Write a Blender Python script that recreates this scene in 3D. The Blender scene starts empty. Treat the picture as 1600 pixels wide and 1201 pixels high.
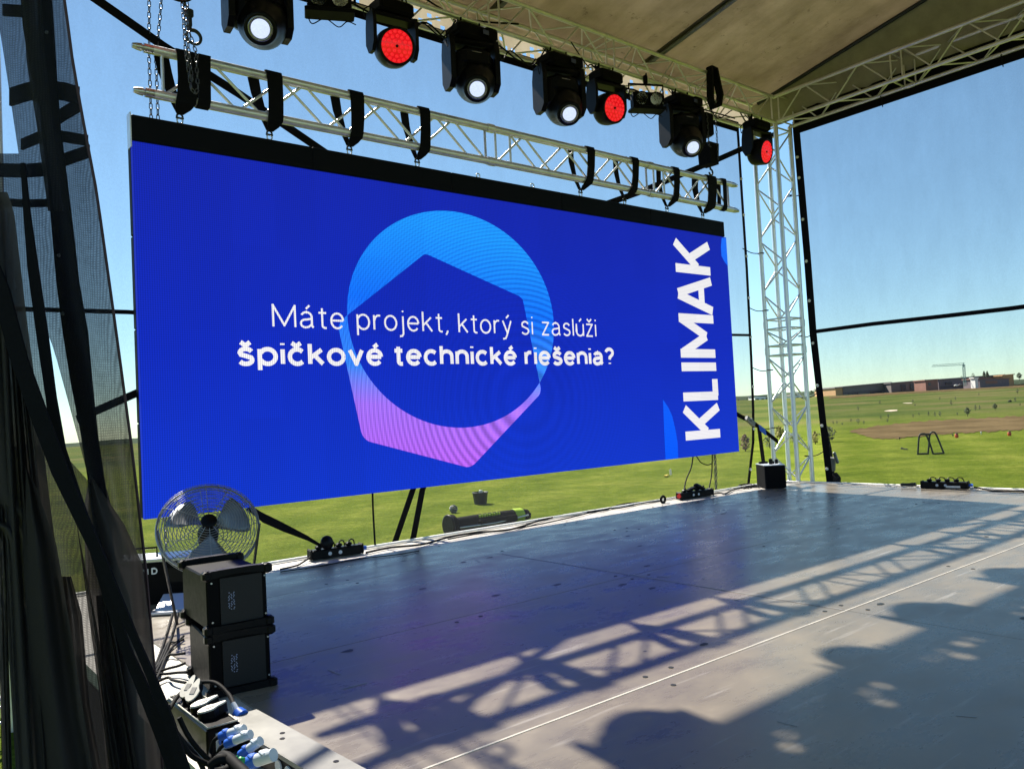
import bpy, math, random
from mathutils import Vector, Matrix
random.seed(7)
R = math.radians
SC = bpy.context.scene
col = SC.collection

# ------------------------------------------------------------------ camera
PW, PH, FPX = 1600.0, 1201.0, 1258.4
EYE = Vector((0.0, 0.0, 1.5))
yaw, pit, rol = R(50.865), R(2.144), R(-2.931)
FW = Vector((math.cos(yaw)*math.cos(pit), math.sin(yaw)*math.cos(pit), math.sin(pit)))
R0 = Vector((math.sin(yaw), -math.cos(yaw), 0)); U0 = R0.cross(FW)
RT = math.cos(rol)*R0 + math.sin(rol)*U0
UP = math.cos(rol)*U0 - math.sin(rol)*R0
cd = bpy.data.cameras.new('camera'); co = bpy.data.objects.new('camera', cd); col.objects.link(co)
cd.sensor_width = 36; cd.lens = FPX/PW*36; cd.clip_start = 0.05; cd.clip_end = 6000
co.matrix_world = Matrix(((RT.x, UP.x, -FW.x, EYE.x), (RT.y, UP.y, -FW.y, EYE.y), (RT.z, UP.z, -FW.z, EYE.z), (0, 0, 0, 1)))
SC.camera = co

# ------------------------------------------------------------------ light
SUN = Vector((0.11, 0.98, 1.0)).normalized()
w = bpy.data.worlds.new('World'); SC.world = w; w.use_nodes = True
wn = w.node_tree; bg = wn.nodes['Background']; bg.inputs['Strength'].default_value = 0.066
sk = wn.nodes.new('ShaderNodeTexSky'); sk.sky_type = 'NISHITA'; sk.sun_disc = False
sk.sun_elevation = math.asin(SUN.z); sk.sun_rotation = math.atan2(SUN.x, SUN.y)
sk.air_density = 0.8; sk.dust_density = 0.0; sk.ozone_density = 2.6
tint = wn.nodes.new('ShaderNodeMix'); tint.data_type = 'RGBA'; tint.blend_type = 'MULTIPLY'; tint.inputs[0].default_value = 1; tint.inputs[7].default_value = (1.0, 1.13, 1.04, 1)
wn.links.new(sk.outputs[0], tint.inputs[6])
wtc = wn.nodes.new('ShaderNodeTexCoord'); wsp = wn.nodes.new('ShaderNodeSeparateXYZ'); wn.links.new(wtc.outputs['Generated'], wsp.inputs[0])
wmr = wn.nodes.new('ShaderNodeMapRange'); wmr.inputs[1].default_value = 0; wmr.inputs[2].default_value = .3; wmr.inputs[3].default_value = .8; wmr.inputs[4].default_value = 1.0; wn.links.new(wsp.outputs[2], wmr.inputs[0])
wno = wn.nodes.new('ShaderNodeTexNoise'); wno.inputs['Scale'].default_value = 1.6; wno.inputs['Detail'].default_value = 5; wn.links.new(wtc.outputs['Generated'], wno.inputs['Vector'])   # thin uneven veil high up
wm2 = wn.nodes.new('ShaderNodeMapRange'); wm2.inputs[1].default_value = .35; wm2.inputs[2].default_value = .7; wm2.inputs[3].default_value = .97; wm2.inputs[4].default_value = 1.07; wn.links.new(wno.outputs['Fac'], wm2.inputs[0])
wmm = wn.nodes.new('ShaderNodeMath'); wmm.operation = 'MULTIPLY'; wn.links.new(wmr.outputs[0], wmm.inputs[0]); wn.links.new(wm2.outputs[0], wmm.inputs[1])
wv = wn.nodes.new('ShaderNodeVectorMath'); wv.operation = 'SCALE'; wn.links.new(tint.outputs[2], wv.inputs[0]); wn.links.new(wmm.outputs[0], wv.inputs['Scale']); wn.links.new(wv.outputs[0], bg.inputs[0])
sd = bpy.data.lights.new('sun', 'SUN'); sd.energy = 5.0; sd.angle = R(0.53); sd.color = (1.0, 0.93, 0.81)
so = bpy.data.objects.new('sun', sd); col.objects.link(so); so.rotation_euler = SUN.to_track_quat('Z', 'Y').to_euler()
so.location = (0, 40, 40)
SC.view_settings.view_transform = 'Standard'; SC.view_settings.look = 'None'
SC.view_settings.exposure = EXPO = 1.55; SC.view_settings.gamma = 1
SC.render.engine = 'CYCLES'
cy = SC.cycles; cy.use_denoising = True; cy.max_bounces = 8; cy.transparent_max_bounces = 40; cy.diffuse_bounces = 4
cy.sample_clamp_indirect = 6; cy.caustics_reflective = False; cy.caustics_refractive = False

# ------------------------------------------------------------------ placing helpers
def ray(px, py): return RT*((px-PW/2)/FPX) + UP*((PH/2-py)/FPX) + FW
def at(px, py, ax, v):                       # where the sight line through a photo point meets a real plane
    r = ray(px, py); return EYE + r*((v-EYE[ax])/r[ax])
def dep(px, py, d): return EYE + ray(px, py)*d

# ------------------------------------------------------------------ materials
M = {}
def nt(name):
    m = bpy.data.materials.new(name); m.use_nodes = True
    n = m.node_tree; return m, n, n.nodes['Principled BSDF'], n.nodes['Material Output']
def mk(name, c, rough=.5, metal=0, var=0.0, vs=8, bump=0, bs=60, emis=None, es=0, coat=0, spec=.5, c2=None):
    m, n, b, o = nt(name)
    b.inputs['Base Color'].default_value = (*c, 1); b.inputs['Roughness'].default_value = rough
    b.inputs['Metallic'].default_value = metal; b.inputs['Specular IOR Level'].default_value = spec
    if coat: b.inputs['Coat Weight'].default_value = coat
    tc = n.nodes.new('ShaderNodeTexCoord')
    if var or c2:
        no = n.nodes.new('ShaderNodeTexNoise'); no.inputs['Scale'].default_value = vs; no.inputs['Detail'].default_value = 6
        no.inputs['Roughness'].default_value = .65
        n.links.new(tc.outputs['Object'], no.inputs['Vector'])
        cr = n.nodes.new('ShaderNodeValToRGB'); cr.color_ramp.elements[0].position = .3; cr.color_ramp.elements[1].position = .7
        a = c if c2 else tuple(max(0, x*(1-var)) for x in c); z = c2 if c2 else tuple(min(1, x*(1+var)) for x in c)
        cr.color_ramp.elements[0].color = (*a, 1); cr.color_ramp.elements[1].color = (*z, 1)
        n.links.new(no.outputs['Fac'], cr.inputs['Fac']); n.links.new(cr.outputs['Color'], b.inputs['Base Color'])
        mr = n.nodes.new('ShaderNodeMapRange'); mr.inputs[3].default_value = max(.02, rough-.12); mr.inputs[4].default_value = min(1, rough+.12)
        n.links.new(no.outputs['Fac'], mr.inputs[0]); n.links.new(mr.outputs[0], b.inputs['Roughness'])
    if bump:
        n2 = n.nodes.new('ShaderNodeTexNoise'); n2.inputs['Scale'].default_value = bs; n2.inputs['Detail'].default_value = 4
        n.links.new(tc.outputs['Object'], n2.inputs['Vector'])
        bp = n.nodes.new('ShaderNodeBump'); bp.inputs['Strength'].default_value = bump; bp.inputs['Distance'].default_value = .01
        n.links.new(n2.outputs['Fac'], bp.inputs['Height']); n.links.new(bp.outputs['Normal'], b.inputs['Normal'])
    if emis:
        b.inputs['Emission Color'].default_value = (*emis, 1); b.inputs['Emission Strength'].default_value = es
    M[name] = m; return m
mk('fan_wire', (.3, .31, .33), .4, .85); mk('fan_metal', (.22, .24, .27), .4, .7, .2, 10)
mk('alu', (.74, .73, .75), .4, .8, .12, 5)
mk('alu_white', (.72, .74, .76), .38, .75, .06, 4)
mk('black_paint', (.002, .002, .003), .5, 0, .3, 30, .05, 200, spec=.07)
mk('black_plastic', (.0022, .0022, .0034), .38, 0, .3, 20, spec=.14)
mk('black_fabric', (.006, .006, .007), .9, 0, .4, 40, .3, 300, spec=.08)
mk('webbing', (.005, .005, .007), .8, 0, .3, 60, .3, 400, spec=.1)
mk('rubber', (.006, .006, .006), .6, spec=.2)
mk('chain_steel', (.09, .09, .1), .4, .8, .4, 30)
mk('steel', (.5, .5, .5), .3, 1, .15, 20)
mk('header_black', (.0042, .0044, .0068), .6, 0, .15, 3, spec=.08)
mk('blue_plastic', (.02, .12, .6), .35); mk('grey_plastic', (.55, .6, .66), .4); mk('green_plastic', (.01, .3, .06), .4)
mk('red_plastic', (.6, .02, .02), .35); mk('white_paint', (.75, .75, .72), .5, 0, .08, 10)
mk('plug_face', (.55, .53, .47), .5, 0, .15, 30)
EM = 2**-EXPO
mk('lamp_white', (.3, .32, .4), .1, emis=(.66, .76, 1.0), es=1.0*EM, var=.3, vs=30)
mk('lamp_ring', (.25, .25, .3), .2, .8)
mk('lamp_red', (.2, .004, .005), .25, emis=(1, .004, .012), es=.62*EM)
mk('lamp_red_cell', (.3, .01, .012), .1, emis=(1, .012, .022), es=.85*EM)
mk('reflector', (.75, .72, .6), .25, .9)
mk('hi_vis', (.45, .65, .02), .6); mk('grey_metal', (.2, .21, .22), .5, .5, .2, 20)
mk('dark_metal', (.03, .035, .035), .5, .5, .2, 20)
mk('orange_marker', (.55, .08, .02), .5, 0, .2, 20)
mk('sand', (.5, .42, .3), .9, 0, .1, .5)
mk('trim_light', (.5, .47, .42), .55, 0, .2, 3, .1, 40)
mk('plate_light', (.23, .225, .205), .4, 0, .12, 6)
mk('trunk_bark', (.07, .05, .035), .9, 0, .3, 30)
mk('laptop_silver', (.5, .52, .56), .3, .8)
mk('cable_black', (.006, .006, .007), .7, spec=.12)
mk('white_ink', (.75, .75, .75), .5)
mk('mesh_scuff', (.3, .3, .34), .6)

# ------------------------------------------------------------------ mesh builder
class MB:
    def __init__(s): s.v = []; s.f = []; s.sm = []
    def add(s, vs, fs, smooth=False):
        o = len(s.v); s.v += [Vector(v) for v in vs]; s.f += [tuple(i+o for i in f) for f in fs]; s.sm += [smooth]*len(fs); return s
    def box(s, c, d, rot=None, bev=0):
        x, y, z = (q/2 for q in d); c = Vector(c)
        if bev:
            b = min(bev, x*.9, y*.9, z*.9); pts = []; 
            for sz in (-1, 1):
                for (dx, dy, dz) in ((0, 0, b), (b, b, 0)) if sz > 0 else ((b, b, 0), (0, 0, b)):
                    zz = sz*(z-dz); X = x-dx; Y = y-dy; k = b
                    pts += [(-X+k, -Y, zz), (X-k, -Y, zz), (X, -Y+k, zz), (X, Y-k, zz), (X-k, Y, zz), (-X+k, Y, zz), (-X, Y-k, zz), (-X, -Y+k, zz)]
            fs = [tuple(range(7, -1, -1)), tuple(range(24, 32))]
            for r in range(3):
                for i in range(8): fs.append((r*8+i, r*8+(i+1) % 8, r*8+8+(i+1) % 8, r*8+8+i))
        else:
            pts = [(-x, -y, -z), (x, -y, -z), (x, y, -z), (-x, y, -z), (-x, -y, z), (x, -y, z), (x, y, z), (-x, y, z)]
            fs = [(3, 2, 1, 0), (4, 5, 6, 7), (0, 1, 5, 4), (1, 2, 6, 5), (2, 3, 7, 6), (3, 0, 4, 7)]
        vs = [Vector(p) for p in pts]
        if rot is not None: vs = [rot @ v for v in vs]
        return s.add([v+c for v in vs], fs)
    def tube(s, a, b, r, n=10, r2=None, cap=True):
        a = Vector(a); b = Vector(b); d = b-a
        if d.length < 1e-6: return s
        q = d.to_track_quat('Z', 'Y'); r2 = r if r2 is None else r2
        vs = [a+q @ Vector((r*math.cos(2*math.pi*i/n), r*math.sin(2*math.pi*i/n), 0)) for i in range(n)]
        vs += [b+q @ Vector((r2*math.cos(2*math.pi*i/n), r2*math.sin(2*math.pi*i/n), 0)) for i in range(n)]
        s.add(vs, [(i, (i+1) % n, n+(i+1) % n, n+i) for i in range(n)], True)
        if cap: s.add(vs, [tuple(range(n-1, -1, -1)), tuple(range(n, 2*n))])
        return s
    def path(s, pts, r, n=8, closed=False, rs=None):
        pts = [Vector(p) for p in pts]; m = len(pts); vs = []; ref = None
        for i, p in enumerate(pts):
            if closed: t = pts[(i+1) % m]-pts[i-1]
            else: t = pts[min(i+1, m-1)]-pts[max(i-1, 0)]
            t.normalize()
            if ref is None: ref = t.orthogonal().normalized()
            ref = (ref-t*ref.dot(t)); ref = ref.normalized() if ref.length > 1e-5 else t.orthogonal().normalized()
            bn = t.cross(ref); rr = rs[i] if rs else r
            vs += [p+(ref*math.cos(2*math.pi*k/n)+bn*math.sin(2*math.pi*k/n))*rr for k in range(n)]
        fs = []
        for i in range(m if closed else m-1):
            j = (i+1) % m
            for k in range(n): fs.append((i*n+k, i*n+(k+1) % n, j*n+(k+1) % n, j*n+k))
        s.add(vs, fs, True)
        if not closed: s.add(vs, [tuple(range(n-1, -1, -1)), tuple(range((m-1)*n, m*n))])
        return s
    def lathe(s, prof, mat=None, n=24):       # prof: (r, h) about local Z, mat: Matrix placing it
        vs = []
        for (r, h) in prof:
            for i in range(n): vs.append(Vector((r*math.cos(2*math.pi*i/n), r*math.sin(2*math.pi*i/n), h)))
        if mat is not None: vs = [mat @ v for v in vs]
        fs = []
        for j in range(len(prof)-1):
            for i in range(n): fs.append((j*n+i, j*n+(i+1) % n, (j+1)*n+(i+1) % n, (j+1)*n+i))
        s.add(vs, fs, True)
        s.add(vs, [tuple(range(n-1, -1, -1)), tuple(range((len(prof)-1)*n, len(prof)*n))]); return s
    def prism(s, poly, a, b, fn):             # poly in 2D, fn(u, v, h) -> point
        n = len(poly); vs = [fn(u, v, a) for u, v in poly]+[fn(u, v, b) for u, v in poly]
        return s.add(vs, [tuple(range(n-1, -1, -1)), tuple(range(n, 2*n))]+[(i, (i+1) % n, n+(i+1) % n, n+i) for i in range(n)])
    def band(s, pts, side, ws, th=.008):      # a strap: centre points, side direction, widths, thickness
        pts = [Vector(p) for p in pts]; side = Vector(side).normalized(); vs = []; m = len(pts)
        if not isinstance(ws, (list, tuple)): ws = [ws]*m
        for i, p in enumerate(pts):
            t = (pts[min(i+1, m-1)]-pts[max(i-1, 0)]).normalized(); nn = t.cross(side).normalized(); sd_ = side
            for (q, k) in ((-.5, -.5), (.5, -.5), (.5, .5), (-.5, .5)): vs.append(p+sd_*ws[i]*q+nn*th*k)
        fs = [(3, 2, 1, 0), tuple(4*(m-1)+k for k in range(4))]
        for i in range(m-1):
            for k in range(4): fs.append((4*i+k, 4*i+(k+1) % 4, 4*i+4+(k+1) % 4, 4*i+4+k))
        return s.add(vs, fs)
    def build(s, name, mat, parent=None, world=True):
        off = Vector((0, 0, 0)); p = parent
        if world:
            while p is not None: off += p.location; p = p.parent
        me = bpy.data.meshes.new(name); me.from_pydata([tuple(v-off) for v in s.v], [], s.f)
        me.polygons.foreach_set('use_smooth', s.sm); me.validate(); me.update()
        if mat is not None: me.materials.append(M[mat] if isinstance(mat, str) else mat)
        o = bpy.data.objects.new(name, me); col.objects.link(o); o.parent = parent; return o
def tag(o, label=None, cat=None, group=None, kind=None):
    for k, v in (('label', label), ('category', cat), ('group', group), ('kind', kind)):
        if v: o[k] = v
    return o
def thing(name, label, cat, loc, rz=0, group=None):
    o = bpy.data.objects.new(name, None); o.empty_display_size = .1; col.objects.link(o)
    o.location = loc; o.rotation_euler = (0, 0, rz); return tag(o, label, cat, group)
def copy_tree(o, parent=None):
    c = o.copy(); col.objects.link(c); c.parent = parent
    for ch in list(o.children): copy_tree(ch, c)
    return c
def arc(c, r, a0, a1, n, u, v): return [Vector(c)+Vector(u)*r*math.cos(R(a0+(a1-a0)*i/n))+Vector(v)*r*math.sin(R(a0+(a1-a0)*i/n)) for i in range(n+1)]
X, Y, Z = Vector((1, 0, 0)), Vector((0, 1, 0)), Vector((0, 0, 1))
def smooth_path(pts, k=6):                    # Catmull-Rom
    P = [Vector(p) for p in pts]; out = []
    for i in range(len(P)-1):
        a = P[max(i-1, 0)]; b = P[i]; c = P[i+1]; d = P[min(i+2, len(P)-1)]
        for j in range(k):
            t = j/k; out.append(.5*((2*b)+(c-a)*t+(2*a-5*b+4*c-d)*t*t+(3*b-a-3*c+d)*t**3))
    return out+[P[-1]]
# ================================================================== SETTING: terrain
def lerp(a, b, t): return a+(b-a)*t
def interp(x, tab):
    if x <= tab[0][0]: return tab[0][1]
    for (a, va), (b, vb) in zip(tab, tab[1:]):
        if x <= b: return lerp(va, vb, (x-a)/(b-a))
    return tab[-1][1]
GZ = -1.0
def far_off(azd):                             # skyline slope angle (in photo pixels) by compass direction
    return interp(azd, [(0, 6), (20, 4), (33, 4), (40, 4), (55, -8), (75, -22), (110, -22), (180, -10), (300, 0), (360, 6)])
def gz(x, y):
    d = math.hypot(x, y)
    if d < 45: return GZ
    azd = math.degrees(math.atan2(y, x)) % 360
    o0 = (GZ-1.5)*FPX/45; fo = far_off(azd)
    t = min(1, math.log(d/45)/math.log(600/45)); t2 = 1-(1-t)**2.2
    off = lerp(o0, fo, t2)
    return 1.5+off/FPX*min(d, 900)
def ground_at(px, py, lift=0.0):
    r = ray(px, py); d = 8.0
    while d < 900:
        p = EYE+r*d
        if p.z <= gz(p.x, p.y)+lift: return Vector((p.x, p.y, gz(p.x, p.y)+lift))
        d *= 1.004
    return EYE+r*600
m, n, b, o = nt('grass')
tc = n.nodes.new('ShaderNodeTexCoord')
def noise(n, tc, sc, det=5, rough=.6, vec=None):
    q = n.nodes.new('ShaderNodeTexNoise'); q.inputs['Scale'].default_value = sc; q.inputs['Detail'].default_value = det
    q.inputs['Roughness'].default_value = rough; n.links.new(vec if vec else tc.outputs['Object'], q.inputs['Vector']); return q
def ramp(n, fac, stops):
    r = n.nodes.new('ShaderNodeValToRGB'); e = r.color_ramp.elements
    while len(e) < len(stops): e.new(.5)
    for i, (p, c) in enumerate(stops): e[i].position = p; e[i].color = (*c, 1)
    n.links.new(fac, r.inputs['Fac']); return r
def mixc(n, fac, a, b_, mode='MIX'):
    q = n.nodes.new('ShaderNodeMix'); q.data_type = 'RGBA'; q.blend_type = mode
    if isinstance(fac, float): q.inputs[0].default_value = fac
    else: n.links.new(fac, q.inputs[0])
    for s_, v in ((6, a), (7, b_)):
        if isinstance(v, tuple): q.inputs[s_].default_value = (*v, 1)
        else: n.links.new(v, q.inputs[s_])
    return q.outputs[2]
big = noise(n, tc, .03, 6, .7); mid = noise(n, tc, .35, 9, .75); fine = noise(n, tc, 14, 9, .85)
c1 = ramp(n, mid.outputs['Fac'], [(.3, (.088, .125, .022)), (.5, (.135, .178, .028)), (.7, (.21, .23, .05))])
c2 = ramp(n, fine.outputs['Fac'], [(.34, (.42, .46, .4)), (.66, (1.4, 1.36, 1.3))])
cm = mixc(n, 1.0, c1.outputs[0], c2.outputs[0], 'MULTIPLY')
c4 = ramp(n, noise(n, tc, 2.6, 10, .82).outputs['Fac'], [(.36, (.68, .72, .66)), (.64, (1.25, 1.2, 1.2))]); cm = mixc(n, 1.0, cm, c4.outputs[0], 'MULTIPLY')
# mowing stripes, and the rougher, browner turf farther out
wv = n.nodes.new('ShaderNodeTexWave'); wv.inputs['Scale'].default_value = .09; wv.inputs['Distortion'].default_value = 1.2; wv.inputs['Detail'].default_value = 1
mp = n.nodes.new('ShaderNodeMapping'); mp.inputs['Rotation'].default_value = (0, 0, R(62)); n.links.new(tc.outputs['Object'], mp.inputs[0]); n.links.new(mp.outputs[0], wv.inputs[0])
cs = ramp(n, wv.outputs['Fac'], [(.2, (.88, .92, .85)), (.8, (1.1, 1.07, 1.1))])
cm = mixc(n, 1.0, cm, cs.outputs[0], 'MULTIPLY')
vl = n.nodes.new('ShaderNodeVectorMath'); vl.operation = 'LENGTH'; n.links.new(tc.outputs['Object'], vl.inputs[0])
dr = n.nodes.new('ShaderNodeMapRange'); dr.inputs[1].default_value = 55; dr.inputs[2].default_value = 110; n.links.new(vl.outputs['Value'], dr.inputs[0])
rough_c = ramp(n, big.outputs['Fac'], [(.38, (.06, .09, .03)), (.5, (.1, .125, .038)), (.62, (.145, .13, .065))])
farc = mixc(n, 1.0, rough_c.outputs[0], c2.outputs[0], 'MULTIPLY')
cm = mixc(n, dr.outputs[0], cm, farc)
n.links.new(cm, b.inputs['Base Color']); b.inputs['Roughness'].default_value = 1; b.inputs['Specular IOR Level'].default_value = 0
bp = n.nodes.new('ShaderNodeBump'); bp.inputs['Strength'].default_value = .8; bp.inputs['Distance'].default_value = .05
n.links.new(fine.outputs['Fac'], bp.inputs['Height']); n.links.new(bp.outputs['Normal'], b.inputs['Normal'])
M['grass'] = m

g = MB(); NA, NR = 360, 170; rad = [0.5]+[3*(1500/3)**(i/(NR-1)) for i in range(NR)]
for r_ in rad:
    for i in range(NA):
        a = 2*math.pi*i/NA; x, y = r_*math.cos(a), r_*math.sin(a); g.v.append(Vector((x, y, gz(x, y))))
for j in range(len(rad)-1):
    for i in range(NA): g.f.append((j*NA+i, (j+1)*NA+i, (j+1)*NA+(i+1) % NA, j*NA+(i+1) % NA)); g.sm.append(True)
g.f.append(tuple(range(NA))); g.sm.append(True)
tag(g.build('grass_field', 'grass'), kind='structure')

mk('soil', (.125, .092, .048), .95, 0, .35, .35, spec=0)
mk('hill', (.055, .075, .05), .95, 0, .4, .01, spec=0)
def patch(name, mat, poly, lift, jit=0.0):     # an area of ground whose outline was read off the photo, laid on the terrain
    mb = MB(); top, bot = poly; xs = [top[0][0]+(top[-1][0]-top[0][0])*i/160 for i in range(161)]; rows = 8; rj = random.Random(3)
    for x in xs:
        e = jit*(math.sin(x*.21)+.7*math.sin(x*.47+1)+.6*rj.uniform(-1, 1)); e2 = jit*(math.sin(x*.17+2)+.7*math.sin(x*.53)+.6*rj.uniform(-1, 1))
        y0, y1 = interp(x, top)+e, interp(x, bot)+e2; y1 = max(y1, y0+.05)
        for k in range(rows+1): mb.v.append(ground_at(x, lerp(y0, y1, k/rows), lift))
    for i in range(160):
        for k in range(rows): q = i*(rows+1)+k; mb.f.append((q, q+1, q+rows+2, q+rows+1)); mb.sm.append(True)
    return tag(mb.build(name, mat), kind='structure')
patch('bare_soil', 'soil', ([(1328, 673), (1345, 669), (1379, 664), (1451, 657), (1515, 654), (1600, 649), (1700, 645)], [(1328, 673.6), (1350, 681), (1379, 686), (1409, 684), (1472, 678), (1600, 671), (1700, 668)]), .025, .7)
patch('sand_bunker', 'sand', ([(1382, 641.5), (1392, 640), (1402, 640)], [(1382, 642.3), (1392, 642.8), (1402, 641.6)]), .06)
patch('sand_bunker', 'sand', ([(1411, 629.2), (1418, 629), (1425, 629)], [(1411, 629.8), (1418, 630.2), (1425, 630)]), .06)
patch('earth_bank', 'soil', ([(1296, 619.5), (1440, 609.5), (1560, 602), (1700, 594)], [(1296, 622.5), (1440, 613), (1560, 606.5), (1700, 600)]), .1, .3)
# far hills ring
h = MB(); NH = 200
for i in range(NH+1):
    a = 360*i/NH; ar = R(a); nz = math.sin(a*.35)*2+math.sin(a*.83+1)*1.5
    off = interp(a, [(0, 14), (25, 12), (33, 13), (38, 10), (55, -2), (75, -13), (90, -13), (180, 0), (300, 10), (360, 14)])+nz
    for (d, k) in ((1400, -40), (1700, off*.6), (2000, off)): h.v.append(Vector((d*math.cos(ar), d*math.sin(ar), 1.5+k/FPX*d)))
for i in range(NH):
    for k in range(2): q = i*3+k; h.f.append((q, q+1, q+4, q+3)); h.sm.append(True)
tag(h.build('hills', 'hill'), kind='structure')

# ================================================================== STAGE DECK
m, n, b, o = nt('deck_panel')
tc = n.nodes.new('ShaderNodeTexCoord')
mp = n.nodes.new('ShaderNodeMapping'); mp.inputs['Scale'].default_value = (.8, 1.7, 1); n.links.new(tc.outputs['Object'], mp.inputs[0])
s1 = noise(n, tc, 2.2, 8, .7, mp.outputs[0]); s2 = noise(n, tc, .8, 5, .6); s3 = noise(n, tc, 35, 4, .7)
base = ramp(n, s1.outputs['Fac'], [(.25, (.14, .122, .093)), (.45, (.207, .181, .138)), (.62, (.238, .207, .16)), (.8, (.315, .275, .213))])
bl = ramp(n, s2.outputs['Fac'], [(.3, (.75, .75, .78)), (.7, (1.15, 1.12, 1.08))])
cc = mixc(n, 1.0, base.outputs[0], bl.outputs[0], 'MULTIPLY')
sp = n.nodes.new('ShaderNodeTexVoronoi'); sp.inputs['Scale'].default_value = 1.7; n.links.new(tc.outputs['Object'], sp.inputs['Vector'])
spf = ramp(n, sp.outputs['Distance'], [(.012, (1, 1, 1)), (.03, (0, 0, 0))])
cc = mixc(n, spf.outputs[0], cc, (.02, .018, .02))
mp2 = n.nodes.new('ShaderNodeMapping'); mp2.inputs['Scale'].default_value = (.9, 14, 1); mp2.inputs['Rotation'].default_value = (0, 0, .5); n.links.new(tc.outputs['Object'], mp2.inputs[0])
sc = noise(n, tc, 1.3, 3, .5, mp2.outputs[0]); scf = ramp(n, sc.outputs['Fac'], [(.62, (0, 0, 0)), (.7, (.6, .6, .6))]); cc = mixc(n, scf.outputs[0], cc, (.36, .33, .29))
n.links.new(cc, b.inputs['Base Color'])
rr = n.nodes.new('ShaderNodeMapRange'); rr.inputs[1].default_value = .3; rr.inputs[2].default_value = .7; rr.inputs[3].default_value = .2; rr.inputs[4].default_value = .4
n.links.new(s1.outputs['Fac'], rr.inputs[0]); n.links.new(rr.outputs[0], b.inputs['Roughness'])
# anti-slip wire print: fine hexagonal dots
vo = n.nodes.new('ShaderNodeTexVoronoi'); vo.inputs['Scale'].default_value = 90; vo.inputs['Randomness'].default_value = 0; n.links.new(tc.outputs['Object'], vo.inputs['Vector'])
ad = n.nodes.new('ShaderNodeMath'); ad.operation = 'MULTIPLY_ADD'; ad.inputs[1].default_value = .5
n.links.new(vo.outputs['Distance'], ad.inputs[0]); n.links.new(s3.outputs['Fac'], ad.inputs[2])
bp = n.nodes.new('ShaderNodeBump'); bp.inputs['Strength'].default_value = .1; bp.inputs['Distance'].default_value = .002
n.links.new(ad.outputs[0], bp.inputs['Height']); n.links.new(bp.outputs['Normal'], b.inputs['Normal'])
M['deck_panel'] = m
fl = MB(); fl.box((7.3, 3.3, -.06), (12.3, 10.9, .1)); 
st = thing('stage_floor', None, None, (7.3, 3.3, 0)); st['kind'] = 'structure'
fl.build('deck_frame', 'trim_light', st)
gs = .004; xb = [1.62, 5.39, 9.4, 13.17]; yb = [-2.1, -.95, 1.02, 3.02, 5.05, 6.98, 8.1]
for i in range(3):
    for j in range(6):
        p = MB(); gy = .005 if yb[j+1] in (3.02,) or yb[j] in (3.02,) else .0025
        p.box(((xb[i]+xb[i+1])/2, (yb[j]+yb[j+1])/2, -.0045), (xb[i+1]-xb[i]-.006, yb[j+1]-yb[j]-2*gy, .011+.0004*((i+j) % 3)))
        p.build('deck_plate', 'deck_panel', st)
jl = MB(); jl.box((7.4, 3.02, .0025), (11.54, .013, .002)); jl.build('joint_strip', 'trim_light', st)
jl = MB(); jl.box((5.39, 5.0, .0025), (.009, 3.9, .002)); jl.build('joint_strip', mk('joint_grey', (.3, .3, .3), .5), st)
for (c, d) in (((13.33, 3.3, .012), (.07, 10.9, .022)), ((7.3, 8.66, .012), (12.2, .05, .022))):
    jl = MB(); jl.box(c, d, bev=.004); jl.build('edge_profile', 'white_paint', st)
bt = MB(); rb2 = random.Random(4)
for x in xb[1:3]+[3.5, 7.4, 11.3]:
    for y in yb[1:]:
        for dx in (-.11, .11):
            for dy in (-.1, .1):
                if rb2.random() < .55: bt.tube((x+dx, y+dy, .0), (x+dx, y+dy, .0035), .016, 10)
bt.build('bolt_heads', 'dark_metal', st)
wr = MB(); 
for i in range(60):
    x, y, a_, l_ = rb2.uniform(1.8, 12.8), rb2.uniform(-1, 7.8), rb2.uniform(0, 6.28), rb2.uniform(.03, .16); wr.box((x, y, .0028), (l_, rb2.uniform(.004, .012), .0012), Matrix.Rotation(a_, 3, 'Z'))
wr.build('scratches', 'joint_grey', st)
dm = MB()
for i in range(40):
    x, y = rb2.uniform(1.8, 12.8), rb2.uniform(-1, 7.8)
    dm.add([(x+rb2.uniform(.6, 1)*.035*math.cos(k)*(1+rb2.random()), y+rb2.uniform(.6, 1)*.03*math.sin(k), .0026) for k in range(6)], [(0, 1, 2, 3, 4, 5)])
dm.build('dirt_marks', 'dark_metal', st)
sk_ = MB()
for (c, d) in (((7.3, 8.71, -.5), (12.3, .03, .8)), ((1.165, 3.3, -.5), (.03, 10.9, .8)), ((13.435, 3.3, -.5), (.03, 10.9, .8)), ((7.3, -2.12, -.5), (12.3, .03, .8))): sk_.box(c, d)
sk_.build('deck_skirt', 'black_fabric', st)
lg = MB()
for x in (1.4, 4.4, 7.3, 10.3, 13.2):
    for y in (-1.9, 1, 4, 6.5, 8.5): lg.tube((x, y, -1.0), (x, y, -.11), .024)
lg.build('deck_legs', 'alu', st)

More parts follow.
